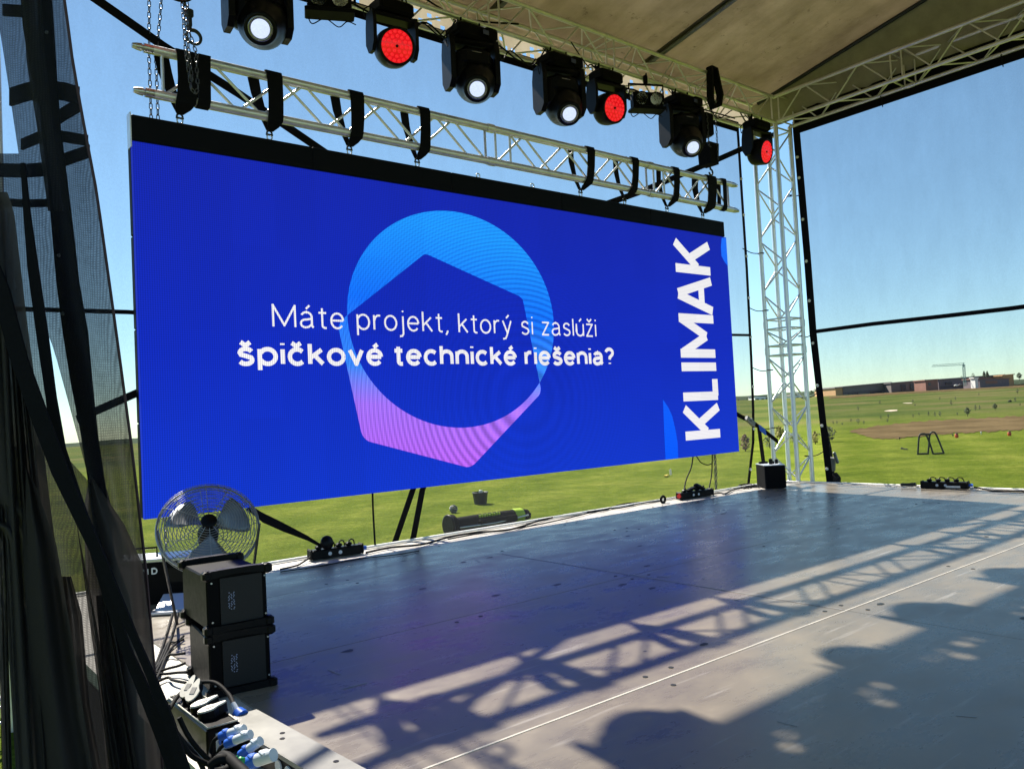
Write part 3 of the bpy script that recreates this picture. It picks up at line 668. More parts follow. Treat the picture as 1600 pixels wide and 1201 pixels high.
# ring eyes on the header
def eye(x, used=False):
    mb = MB(); mb.path(arc((x, YS+.03, SZ2+.04), .03, 0, 360, 15, X, Z)[:-1], .008, 6, True); mb.tube((x, YS+.03, SZ2-.005), (x, YS+.03, SZ2+.014), .02, 10)
    mb.build('eye_bolt', 'steel', scr)
# ================================================================== SLINGS ON THE SUPPORT TRUSS
def sling(px, py, lab, wd=.165, wtop=.17, dx=0.0):
    p = at(px, py, 1, YS+.03); x = p.x; x2 = x+dx
    eye(x)
    t = thing('lifting_sling', lab, 'sling', (x, YS+.03, SZ2+.1), 0, 'black slings holding the LED screen on the truss')
    f = 8.6-.064; c5 = lambda k: lerp(x, x2+.02, k)
    loop = [(x, YS-.01, SZ2+.1), (x+.005, 8.6, 4.9), (c5(.2)+.01, 8.545, 4.945), (c5(.4)+.01, f, 5.0), (c5(.7)+.01, f-.003, 5.2), (c5(1), f, 5.46), (c5(1), f+.02, 5.51), (c5(1), 8.6, 5.525), (c5(1), 8.64, 5.51)]
    mb = MB(); mb.band(loop, X, [.05, wd*.8, wd, wd, wtop*.95, wtop, wtop, wtop, wtop*.9], .018); mb.build('strap', 'webbing', t)
    mb = MB(); mb.band([(x-.0, YS+.04, SZ2+.12), (x-.04, 8.76, 5.06), (x-.12, 8.74, 5.3), (x-.17, 8.69, 5.45), (x-.1, 8.65, 5.5), (x+.0, 8.62, 5.52)], (1, 0, .15), [.05, wd*.5, wd*.7, wd*.75, wd*.5, wd*.4], .018); mb.build('strap', 'webbing', t)
    mb = MB(); c = (x, YS+.03, SZ2+.085); mb.path(arc(c, .03, -30, 210, 12, X, Z), .011, 7); mb.tube((x-.04, YS+.03, SZ2+.07), (x+.04, YS+.03, SZ2+.07), .012, 8); mb.build('shackle', 'dark_metal', t)
    return t
sling(281, 187, 'broad black sling at the left end of the hanging truss beneath the chain hook', .2, .21, .03)
sling(421, 211, 'black sling round the truss, second holding the screen from the left end', .17, .18)
sling(546, 236, 'black sling wrapped round the truss above the start of the ring emblem', .16, .18, .03)
sling(652, 257, 'black sling on the truss just left of the two empty ring eyes', .15, .15, .03)
sling(907, 303, 'black sling on the truss just right of the two empty ring eyes', .14, .15, .1)
sling(976, 316, 'black sling on the truss between its middle and the right-hand end, with loose strap tail', .14, .14, .12)
sling(1042, 327, 'black sling on the truss above the top of the tall white lettering', .14, .14, .1)
sling(1098, 338, 'bunched black sling at the right end of the truss below the chain hoist', .22, .24, .1)
eye(at(747, 275, 1, YS+.03).x); eye(at(832, 291, 1, YS+.03).x)
def wrap(px, lab, w=.13, low=True):
    x = at(px, 130, 1, 8.55).x if px < 600 else at(px, 300, 1, 8.55).x
    t = MB(); f = 8.54; t.band([(x+.02, 8.6, 5.52), (x+.02, f, 5.505), (x+.01, f-.01, 5.45), (x, f-.01, 5.02), (x-.01, f, 4.95), (x-.01, 8.6, 4.938)], X, w, .014)
    t.band([(x+.02, 8.6, 5.522), (x+.02, 8.66, 5.48), (x-.01, 8.66, 4.97), (x-.01, 8.6, 4.936)], X, w, .012)
    o_ = t.build('truss_strap', 'webbing'); tag(o_, lab, 'strap'); return o_
wrap(318, 'plain black strap wrapped tightly round the truss right of the chain hook')
wrap(1131, 'narrow black strap wrapped round the very right end of the truss', .1)

# ================================================================== CHAINS
def chain(name, lab, pts, pitch=.034, r=.0042, wl=.0115, group=None, obj=True):
    pts = [Vector(p) for p in pts]; mb = MB(); seg = []; 
    for a, b_ in zip(pts, pts[1:]): seg.append((a, b_, (b_-a).length))
    tot = sum(q[2] for q in seg); n = int(tot/(pitch*1.55)); acc = 0; si = 0; d0 = 0
    for i in range(n):
        d = (i+.5)*tot/n
        while si < len(seg)-1 and d > d0+seg[si][2]: d0 += seg[si][2]; si += 1
        a, b_, l = seg[si]; t = (b_-a)/l; c = a+t*(d-d0); sd_ = t.orthogonal().normalized(); sd_ = (Matrix.Rotation(math.pi/2*(i % 2)+.6, 3, t) @ sd_)
        loop = [c+t*(pitch-wl)*.95+sd_*wl, c+t*pitch, c+t*(pitch-wl)*.95-sd_*wl, c-t*(pitch-wl)*.95-sd_*wl, c-t*pitch, c-t*(pitch-wl)*.95+sd_*wl]
        mb.path(loop, r, 5, True)
    o_ = mb.build(name, 'chain_steel'); tag(o_, lab, 'chain', group); return o_
yc = 8.98-.06
p0 = at(236, 0, 1, 8.93); p1 = at(247, 0, 1, 8.93); pb = at(232, 140, 1, 8.93); 
chain('chain', 'steel chain hanging behind the left end of the truss, nearest the screen corner', [(p0.x, 8.94, 6.65), (pb.x+.02, 8.94, 5.5), (pb.x+.02, 8.94, .15)], .04, .0055, .015)
chain('chain', 'slack steel chain with its lower end behind the left end of the truss', [(p1.x+.09, 8.94, 6.65), (pb.x+.09, 8.94, 5.5), (pb.x+.09, 8.94, 4.6)], .04, .0055, .015)
h0 = at(297, 70, 1, 8.5)
ch = thing('hoist_chain', 'bunched hoist chain with open hook on the broad left-end sling', 'chain hook', (h0.x, 8.5, 5.5))
def chain_part(pts, parent, nm='chain_strand', **k):
    o_ = chain(nm, None, pts, **k); 
    for key in ('label', 'category', 'group'):
        if key in o_: del o_[key]
    o_.parent = parent; o_.location = -parent.location; return o_
chain_part([(h0.x-.14, 8.38, 6.6), (h0.x-.11, 8.36, 5.9), (h0.x-.1, 8.34, 5.4), (h0.x-.06, 8.33, 5.02), (h0.x-.02, 8.33, 4.98), (h0.x+.01, 8.33, 5.04), (h0.x, 8.34, 5.44), (h0.x-.05, 8.4, 5.7), (h0.x-.1, 8.42, 6.2), (h0.x-.13, 8.42, 6.6)], ch, pitch=.036, r=.0055, wl=.014)
chain_part([(h0.x-.06, 8.36, 6.6), (h0.x-.09, 8.35, 5.9), (h0.x-.07, 8.33, 5.4), (h0.x-.05, 8.32, 5.1)], ch, pitch=.036, r=.0055, wl=.014)
chain_part([(h0.x-.1, 8.47, 6.6), (h0.x-.03, 8.49, 6.1), (h0.x+.0, 8.5, 5.86)], ch, pitch=.036, r=.0055, wl=.014)
mb = MB(); hk = Vector((h0.x+.03, 8.47, 5.62)); mb.path([hk+Vector((-.03, 0, .25)), hk+Vector((-.03, 0, .15))]+[hk+Vector((.075*math.cos(R(a)), 0, .075*math.sin(R(a))+.02)) for a in range(130, -215, -20)], .02, 8, rs=[.02, .022]+[.022-.0007*i for i in range(18)])
mb.box(hk+Vector((-.03, 0, .27)), (.07, .05, .09), bev=.012); mb.build('hook', 'dark_metal', ch)
# chain hoist at the right, hanging from the roof truss
hq = at(1107, 235, 1, 8.45)
ht = thing('chain_hoist', 'black chain hoist with chain bag hanging near the right end of the truss', 'chain hoist', (hq.x, 8.45, hq.z))
mb = MB(); bz = hq.z; pr = [(-.12, -.27), (.09, -.27), (.13, .1), (-.14, .1)]
mb.prism([(u, v) for u, v in pr], -.13, .13, lambda u, v, h: Vector((hq.x+u, 8.45+h, bz+v))); mb.build('chain_bag', 'black_fabric', ht)
mb = MB(); mb.box((hq.x-.08, 8.45, bz+.42), (.24, .26, .4), bev=.03); mb.build('motor_body', 'black_paint', ht)
mb = MB(); mb.path([Vector((hq.x+.02, 8.45, bz-.28))]+[Vector((hq.x+.03+.05*math.cos(R(a)), 8.45, bz-.38+.05*math.sin(R(a)))) for a in range(100, -200, -25)], .016, 8); mb.build('hook', 'dark_metal', ht)
chain_part([(hq.x+.06, 8.3, 6.5), (hq.x+.05, 8.3, bz-.2)], ht, pitch=.036, r=.0055, wl=.014)
chain_part([(hq.x-.16, 8.32, 6.5), (hq.x-.17, 8.31, bz+.02), (hq.x-.12, 8.31, bz-.0)], ht, pitch=.036, r=.0055, wl=.014)
q = at(1112, 140, 1, 8.25); mb = MB()
mb.band([(q.x-.06, 8.22, 7.25), (q.x-.1, 8.2, 6.95), (q.x-.12, 8.2, 6.68), (q.x-.03, 8.22, 6.55), (q.x+.12, 8.22, 6.62), (q.x+.16, 8.2, 6.8), (q.x+.06, 8.21, 7.24), (q.x-.06, 8.23, 7.25)], Y, .12, .05); mb.build('round_sling', 'webbing', ht)
tq = at(1118, 735, 1, 8.93)
chain('chain', 'steel chain dangling below the lower right corner of the screen', [(tq.x-.01, 8.93, .7), (tq.x-.02, 8.93, .3), (tq.x-.03, 8.93, -.3)], .034, .0055, .014)
chain('chain', 'second steel chain dangling doubled below the lower right corner of the screen', [(tq.x+.04, 8.95, .7), (tq.x+.05, 8.95, .3), (tq.x+.0, 8.95, -.2)], .034, .0055, .014)
# brace straps behind the screen
def strap(lab, pts, w, side, name='brace_strap', cat='strap', mat='webbing', th=.01):
    mb = MB(); mb.band(pts, side, w, th); o_ = mb.build(name, mat); tag(o_, lab, cat); return o_
YB2 = 8.93
strap('long dark brace strap slanting down behind the left half of the truss', [at(120, -22, 1, YB2), at(255, 72, 1, YB2), at(375, 148, 1, YB2), at(510, 240, 1, YB2)], .1, Vector((.55, 0, .83)))
strap('dark brace strap slanting up to the corner tower behind the right end of the truss', [at(1215, 208, 1, 8.75), at(1120, 250, 1, 8.85), at(1000, 300, 1, YB2), at(860, 350, 1, YB2)], .1, Vector((-.2, 0, 1)))
strap('dark strap running down to the left from the left edge of the screen', [at(120, 655, 1, 8.9), at(218, 612, 1, 8.9), at(300, 575, 1, 8.9)], .08, Vector((-.3, 0, 1)))
strap('black strap leaving the lower screen edge for the power box on the deck', [(at(385, 790, 1, 8.9)), at(410, 808, 1, 8.75), at(440, 822, 1, 8.6), at(480, 840, 1, 8.45), at(508, 856, 1, 8.4)], [.09, .12, .11, .06, .03], Vector((0, .3, 1)))
strap('left one of two black straps under the screen middle, leaning outwards', [at(655, 745, 1, 8.8), at(645, 765, 1, 8.82), at(617, 847, 1, 8.95), at(612, 862, 1, 8.97)], .085, X)
strap('right one of two black straps under the screen middle, more upright', [at(668, 745, 1, 8.8), at(660, 765, 1, 8.82), at(645, 844, 1, 8.95), at(642, 860, 1, 8.97)], .085, X)
rs = thing('ratchet_strap', 'black strap with ratchet and blue wrap from screen edge to corner tower', 'strap', at(1185, 662, 1, 8.8))
mb = MB(); mb.band([at(1120, 625, 1, 8.85), at(1153, 648, 1, 8.8), at(1180, 662, 1, 8.72), at(1216, 690, 1, 8.32)], Vector((-.3, 0, 1)), .1, .014); mb.build('webbing', 'webbing', rs)
mb = MB(); a_ = at(1172, 658, 1, 8.68); mb.box(a_, (.26, .07, .09), Matrix.Rotation(.55, 3, 'Y'), .01); mb.tube(a_+Vector((0, -.05, .03)), a_+Vector((0, .05, .03)), .03, 10); mb.build('ratchet', 'grey_metal', rs)
mb = MB(); mb.band([at(1187, 668, 1, 8.6), at(1196, 675, 1, 8.5)], Vector((-.3, 0, 1)), .11, .03); mb.build('blue_wrap', 'blue_plastic', rs)
strap('dark strap standing behind the black case at the far stage corner', [at(1186, 668, 1, 8.93), at(1190, 700, 1, 8.93), at(1196, 745, 1, 8.9)], .11, X)
strap('dark strap pair lying along the hem of the clear side wall near the tower', [(14.2, at(1283, 640, 0, 14.2).y, at(1283, 640, 0, 14.2).z), at(1297, 700, 0, 14.2), at(1302, 745, 0, 14.2), at(1304, 775, 0, 14.2)], .06, Y)
rb_ = thing('ratchet_buckle', 'dark ratchet buckle with loose webbing hanging outside the mesh hem', 'buckle', at(1308, 740, 0, 14.15))
mb = MB(); mb.box(at(1301, 725, 0, 14.15), (.06, .1, .26), Matrix.Rotation(.1, 3, 'X'), .01); mb.box(at(1306, 715, 0, 14.12), (.05, .05, .22), Matrix.Rotation(-.3, 3, 'X'), .01); mb.build('ratchet', 'grey_metal', rb_)
mb = MB(); mb.band([at(1303, 738, 0, 14.15), at(1309, 746, 0, 14.12), at(1308, 758, 0, 14.12), at(1302, 766, 0, 14.12)], Y, .12, .02); mb.build('webbing_tail', 'webbing', rb_)

# ================================================================== STAGE LIGHTS
def rotm(rx=0, ry=0, rz=0): return Matrix.Rotation(rz, 3, 'Z') @ Matrix.Rotation(ry, 3, 'Y') @ Matrix.Rotation(rx, 3, 'X')
def head_mat(pos, dirv):
    q = Vector(dirv).to_track_quat('Z', 'Y').to_matrix().to_4x4(); return Matrix.Translation(Vector(pos)) @ q
def clampset(t, z=0.0):
    for s_ in (-.15, .15):
        mb = MB(); mb.box((s_, 0, -.045), (.055, .07, .07), bev=.01); mb.path(arc((s_, 0, .01), .036, -200, 20, 12, Y, Z), .014, 6); mb.tube((s_, .045, -.03), (s_, .11, .06), .008, 6); mb.tube((s_-.02, .1, .05), (s_+.02, .12, .07), .008, 6)
        mb.build('clamp', 'black_paint', t, False)
def spot_head(lab, x, dirv=(-.5, -.75, -.62), yrot=-.25):
    t = thing('moving_spot', lab, 'stage light', (x, YB-.02, ZB-.05), 0, 'white-lensed moving spotlights under the roof truss')
    clampset(t)
    b = MB(); b.box((0, -.03, -.19), (.56, .34, .2), bev=.035); b.box((.21, -.05, -.17), (.2, .36, .15), bev=.02); b.box((-.26, -.02, -.17), (.08, .3, .12), bev=.02)
    b.build('base', 'black_paint', t, False)
    b = MB(); b.box((.1, -.232, -.19), (.09, .006, .06)); b.build('display_panel', mk('panel_glass', (.05, .06, .14), .15) if 'panel_glass' not in M else 'panel_glass', t, False)
    r3 = rotm(0, 0, yrot); yk = MB()
    pf = [(-.13, -.26), (.13, -.26), (.17, -.42), (.18, -.8), (.1, -.92), (-.06, -.92), (-.15, -.84), (-.16, -.42)]
    for s_ in (-1, 1):
        yk.prism(pf, s_*.275, s_*.345, lambda u, v, h: r3 @ Vector((h, u-.02, v)))
    yk.box((0, -.02, -.31), (.66, .26, .09), r3, .03); yk.build('yoke', 'black_plastic', t, False)
    dv = Vector(dirv).normalized(); piv = r3 @ Vector((0, -.02, -.66)); hd = MB()
    hm = head_mat(piv+Vector((.06, .02, -.1)), dv)
    hd.lathe([(.17, -.2), (.25, -.12), (.262, .0), (.262, .12), (.24, .22), (.2, .32), (.172, .4), (.165, .455), (.14, .46)], hm, 32)
    hd.box(piv+Vector((0, .02, .02)), (.545, .4, .5), r3, .09); hd.box(piv+r3 @ Vector((0, -.16, .12)), (.42, .14, .26), r3, .06)
    hd.build('head', 'black_plastic', t, False)
    l = MB(); l.lathe([(.13, .45), (.125, .466), (.105, .466), (.1, .456)], hm, 28); l.build('lens_rim', 'lamp_ring', t, False)
    l = MB(); l.lathe([(.103, .45), (.095, .462), (.05, .474), (.001, .478)], hm, 28); l.build('lens', 'lamp_white', t, False)
    l = MB(); l.path([Vector((-.3, .02, -.2)), Vector((-.38, .0, -.3)), Vector((-.36, 0, -.4)), Vector((-.3, .02, -.33))], .007, 6); l.path([Vector((-.3, .12, -.12)), Vector((-.42, .1, -.25)), Vector((-.25, .2, -.3)), Vector((0, .22, -.08)), Vector((.2, .25, .1))], .009, 6)
    l.build('cable', 'cable_black', t, False)
    l = MB(); pt = r3 @ Vector((-.02, -.262, -.5)); l.box(pt, (.13, .01, .012), r3 @ rotm(0, .05, 0)); l.build('badge', 'lamp_ring', t, False)
    return t
def wash_head(lab, x, dirv=(-.45, -.8, -.3), yrot=-.2, s=1.0, dz=0.0):
    t = thing('moving_wash_light', lab, 'stage light', (x, YB-.02, ZB-.05+dz), 0, 'red wash lights under the roof truss')
    clampset(t)
    b = MB(); b.box((0, -.02, -.17), (.48, .3, .17), bev=.03); b.build('base', 'black_paint', t, False)
    r3 = rotm(0, 0, yrot); yk = MB(); pf = [(-.09, -.25), (.09, -.25), (.12, -.42), (.13, -.62), (.06, -.74), (-.04, -.74), (-.1, -.64), (-.11, -.4)]
    for s_ in (-1, 1): yk.prism(pf, s_*.255, s_*.3, lambda u, v, h: r3 @ Vector((h, u-.02, v)))
    yk.box((0, -.02, -.28), (.58, .2, .06), r3, .02); yk.build('yoke', 'black_plastic', t, False)
    piv = r3 @ Vector((0, -.02, -.64)); dv = Vector(dirv).normalized(); hm = head_mat(piv-dv*.14, dv)
    hd = MB(); hd.lathe([(.1, 0), (.19, .02), (.225, .06), (.235, .13), (.225, .3), (.215, .315), (.2, .315), (.195, .305)], hm, 32); hd.build('head', 'black_plastic', t, False)
    l = MB(); l.lathe([(.198, .3), (.19, .306), (.001, .307)], hm, 32); l.build('lens', 'lamp_red', t, False)
    l = MB(); 
    for (rr, n_) in ((.06, 6), (.115, 12), (.167, 18)):
        for i in range(n_):
            a = 2*math.pi*i/n_; l.lathe([(.024, .305), (.02, .312), (.001, .315)], hm @ Matrix.Translation((rr*math.cos(a), rr*math.sin(a), 0)), 8)
    l.build('lens_cells', 'lamp_red_cell', t, False)
    l = MB(); l.lathe([(.018, .306), (.016, .318), (.001, .319)], hm, 10); l.build('center_cap', 'black_plastic', t, False)
    l = MB(); l.path([Vector((-.2, .1, -.1)), Vector((-.33, .1, -.2)), Vector((-.28, .12, -.3)), Vector((-.1, .2, -.2)), Vector((.1, .25, 0))], .008, 6); l.build('cable', 'cable_black', t, False)
    return t
spot_head('black moving spotlight with lit white lens nearest the top left of the roof truss', 3.43, (-.38, -.75, -.55), -.12)
spot_head('black moving spotlight with white lens hanging right of the first red light', 6.3, (-.5, -.75, -.62))
spot_head('black moving spotlight with white lens hanging just left of the second red light', 7.86, (-.42, -.75, -.62))
spot_head('black moving spotlight with white lens hanging beside the chain hoist', 10.6, (-.45, -.7, -.6), -.3)
wash_head('round red wash light in black yoke, first from the left under the roof truss', 5.12, (-.25, -.9, -.25), -.1)
wash_head('round red wash light in black yoke beside the double white blinder', 8.83, (-.08, -.95, -.22), -.1)
wash_head('round red wash light in black yoke in front of the corner tower', 12.72, (.1, -.95, -.22), -.05)
wash_head('black wash light cut off by the top edge above the chain hook', 2.62, (-.5, -.2, -.9), 0, dz=.16)
def blinder(lab, x, z):
    t = thing('blinder_light', lab, 'stage light', (x, YB-.05, z), R(-25), 'two-lamp blinders under the roof truss')
    b = MB(); b.box((0, 0, -.4), (.5, .16, .24), bev=.02); b.box((0, -.01, -.545), (.56, .24, .05), bev=.01); b.build('housing', 'black_paint', t, False)
    b = MB(); b.path([(-.29, 0, -.4), (-.29, 0, -.14), (.29, 0, -.14), (.29, 0, -.4)], .018, 6); b.box((0, 0, -.06), (.06, .06, .14), bev=.01); b.path(arc((0, 0, .01), .036, -200, 20, 12, Y, Z), .014, 6); b.build('bracket', 'black_paint', t, False)
    for s_ in (-.12, .12):
        hm = head_mat((s_, -.085, -.4), (-.05, -1, -.12))
        b = MB(); b.lathe([(.11, 0), (.112, .02), (.104, .028), (.094, .02)], hm, 24); b.build('lamp_rim', 'black_paint', t, False)
        b = MB(); b.lathe([(.096, .02), (.07, .012), (.03, .006), (.001, .004)], hm, 24); b.build('reflector', 'reflector', t, False)
    b = MB(); b.path(smooth_path([(-.25, .1, -.5), (-.2, .1, -.62), (-.05, .1, -.55), (.1, .1, -.64), (.2, .1, -.57), (.3, .1, -.6)]), .007, 6); b.build('cable', 'cable_black', t, False)
    return t
blinder('two-lamp blinder light between the second red light and the hoist', 9.72, 6.72)
blinder('two-lamp blinder light at the upper edge between first spotlight and first red light', 4.28, 6.74)
# loose cables along the truss
for lab, pts in (('black cable sagging along the roof truss near the first red light', [(4.6, 8.5, 6.6), (5.4, 8.5, 6.45), (5.8, 8.5, 6.62), (6.3, 8.6, 6.5), (6.9, 8.5, 6.63), (7.5, 8.6, 6.55), (8.2, 8.5, 6.66)]),
                 ('black cable sagging along the roof truss between blinder and hoist', [(8.9, 8.5, 6.65), (9.4, 8.5, 6.55), (9.9, 8.6, 6.66), (10.4, 8.5, 6.5), (11.2, 8.5, 6.62), (12.3, 8.4, 6.6)]),
                 ('black cable draped over the top of the roof truss', [(3.2, 8.3, 6.9), (4.0, 8.4, 6.8), (5.0, 8.3, 6.96), (6.2, 8.4, 6.78), (7.2, 8.3, 6.9)])):
    mb = MB(); mb.path(smooth_path(pts), .013, 6); tag(mb.build('cable', 'cable_black'), lab, 'cable')

# cords lacing the mesh hems to the corner tower, and more loose cabling under the roof truss
for lab, a_, b_ in (('uppermost cord from the back mesh hem to the tower', at(1160, 388, 1, YW), at(1189, 396, 0, 13.4)), ('second cord from the back mesh hem to the tower', at(1169, 480, 1, YW), at(1196, 485, 0, 13.4)),
                    ('cord from the back mesh hem to the tower at the couplers', at(1175, 574, 1, YW), at(1203, 578, 0, 13.4)), ('lowest cord from the back mesh hem to the tower', at(1178, 666, 1, YW), at(1210, 668, 0, 13.4)),
                    ('upper cord from the clear side wall hem to the tower', at(1256, 300, 0, XW), at(1234, 306, 0, 13.88)), ('cord from the side wall hem to the tower at seam height', at(1270, 521, 0, XW), at(1252, 525, 0, 13.88)),
                    ('cord from the side wall hem to the tower at skyline height', at(1280, 611, 0, XW), at(1257, 621, 0, 13.88)), ('lowest knotted cord from the side wall hem to the tower', at(1290, 703, 0, XW), at(1262, 712, 0, 13.88))):
    mb = MB(); mb.path(smooth_path([a_, (a_+b_)/2-Z*.04, b_]), .009, 6); mb.path(arc(b_, .055, 0, 360, 12, X, Y)[:-1], .009, 5, True); tag(mb.build('tie_cord', 'cable_black'), lab, 'cord', 'cords tying the mesh hems to the corner tower')
for lab, pts in (('thin black cable looping from truss to the first white-lensed light', [(3.0, 8.2, 6.7), (3.15, 8.15, 6.45), (3.5, 8.3, 6.4), (3.9, 8.5, 6.62), (4.3, 8.6, 6.5), (4.7, 8.5, 6.66)]),
                 ('thin black cable looping between the first red light and the next spotlight', [(5.3, 8.2, 6.66), (5.5, 8.35, 6.42), (5.75, 8.5, 6.6), (5.9, 8.3, 6.38), (6.05, 8.2, 6.6)]),
                 ('thin black cable looping left of the third white-lensed spotlight', [(6.7, 8.3, 6.64), (6.95, 8.4, 6.38), (7.2, 8.5, 6.6), (7.4, 8.3, 6.36), (7.6, 8.2, 6.62)]),
                 ('thin black cable looping above the second red light', [(8.2, 8.3, 6.9), (8.45, 8.25, 6.6), (8.7, 8.4, 6.72), (9.0, 8.3, 6.58), (9.3, 8.35, 6.75)]),
                 ('thin black cable looping near the corner end of the roof truss', [(11.4, 8.3, 6.68), (11.8, 8.4, 6.5), (12.2, 8.3, 6.72), (12.5, 8.3, 6.55), (12.75, 8.3, 6.72), (13.2, 8.4, 6.6)])):
    mb = MB(); mb.path(smooth_path(pts), .01, 6); tag(mb.build('cable', 'cable_black'), lab, 'cable')
# ================================================================== THINGS ON THE DECK
def monitor(lab, z0, first=None):
    if first is None:
        t = thing('stage_monitor', lab, 'loudspeaker', (1.715, 4.94, z0), R(-7.0), 'black stage monitor loudspeakers stacked on the deck'); t.scale = (1.14, 1.02, 1.0)
        b = MB(); b.box((0, 0, .17), (.30, .55, .3), bev=.008); b.build('cabinet', 'black_paint', t, False)
        for zz in (.02, .325):
            for yy in (-.285, .26):
                b = MB(); N_ = 10
                for i in range(N_):
                    u = -.163+.326*(i+.5)/N_; e = abs(u)/.163; b.box((u, yy, zz+(.012*(1-e*e) if zz > .1 else -.0)), (.326/N_+.001, .05, .045-.012*(1-e)))
                b.box((-.15, yy, zz), (.045, .062, .058), bev=.012); b.box((.15, yy, zz), (.05, .062, .058), bev=.012); b.build('runner', 'black_plastic', t, False)
        b = MB(); b.box((.02, -.279, .17), (.21, .008, .26)); b.build('grille', 'grille', t, False)
        b = MB()
        for i in range(12):
            for j in range(3):
                if (i*7+j*3) % 5: b.box((-.045+j*.012+.003*(i % 2), -.285, .12+i*.0085), (.005, .003, .004))
        b.build('badge', 'badge_dots', t, False)
        for (u, v) in ((-.125, .06), (-.125, .28), (.14, .06), (.14, .28)):
            b = MB(); b.tube((u, -.281, v), (u, -.274, v), .005, 10); b.build('screw', 'steel', t, False)
        return t
    t = copy_tree(first); t.location = (1.70, 4.95, z0); t['label'] = lab; t.rotation_euler = (0, 0, R(-4)); return t
m, n, b, o = nt('grille'); b.inputs['Roughness'].default_value = .5; b.inputs['Metallic'].default_value = .3
tc = n.nodes.new('ShaderNodeTexCoord'); vo = n.nodes.new('ShaderNodeTexVoronoi'); vo.inputs['Scale'].default_value = 130; vo.inputs['Randomness'].default_value = 0
n.links.new(tc.outputs['Object'], vo.inputs['Vector']); rp = ramp(n, vo.outputs['Distance'], [(.25, (.001, .001, .001)), (.4, (.006, .006, .008))]); n.links.new(rp.outputs[0], b.inputs['Base Color']); M['grille'] = m
mk('badge_dots', (.35, .4, .6), .3)
m1 = monitor('black stage monitor loudspeaker standing on the deck, lower of the stacked pair', .0)
monitor('black stage monitor loudspeaker with shiny top, upper of the stacked pair', .353, m1)
# flight case with letters, behind the monitors
fc = thing('equipment_case', 'black case with silver top edge and white letters beside the mesh curtain', 'case', (2.0, 7.75, 0), R(-30))
b = MB(); b.box((0, 0, .19), (.72, .4, .36), bev=.006); b.build('body', 'black_paint', fc, False)
b = MB(); b.box((0, .0, .385), (.73, .41, .03), bev=.006); b.build('lid', 'laptop_silver', fc, False)
b = MB(); b.path([(-.1, -.2, .42), (-.1, -.2, .5), (.13, -.2, .5), (.13, -.2, .42)], .01, 6); b.build('handle', 'black_plastic', fc, False)
write(fc, 'white_ink', 'ND', .0, .13, .27, .055, .2, lambda u, v, h: Vector((u, -.2-h, v)), .5, world=False)
b = MB(); b.box((.27, -.202, .25), (.14, .006, .12)); b.build('socket_plate', 'black_plastic', fc, False)
lp = thing('laptop', 'silver-edged folded laptop lying on the deck beside the monitor stack', 'laptop', (2.02, 7.1, 0), R(-35))
b = MB(); b.box((0, 0, .02), (.34, .24, .024), bev=.006); b.build('base', 'laptop_silver', lp, False)
b = MB(); b.box((.02, .06, .075), (.32, .23, .012), rotm(.42, 0, 0), .004); b.build('screen_lid', 'laptop_silver', lp, False)
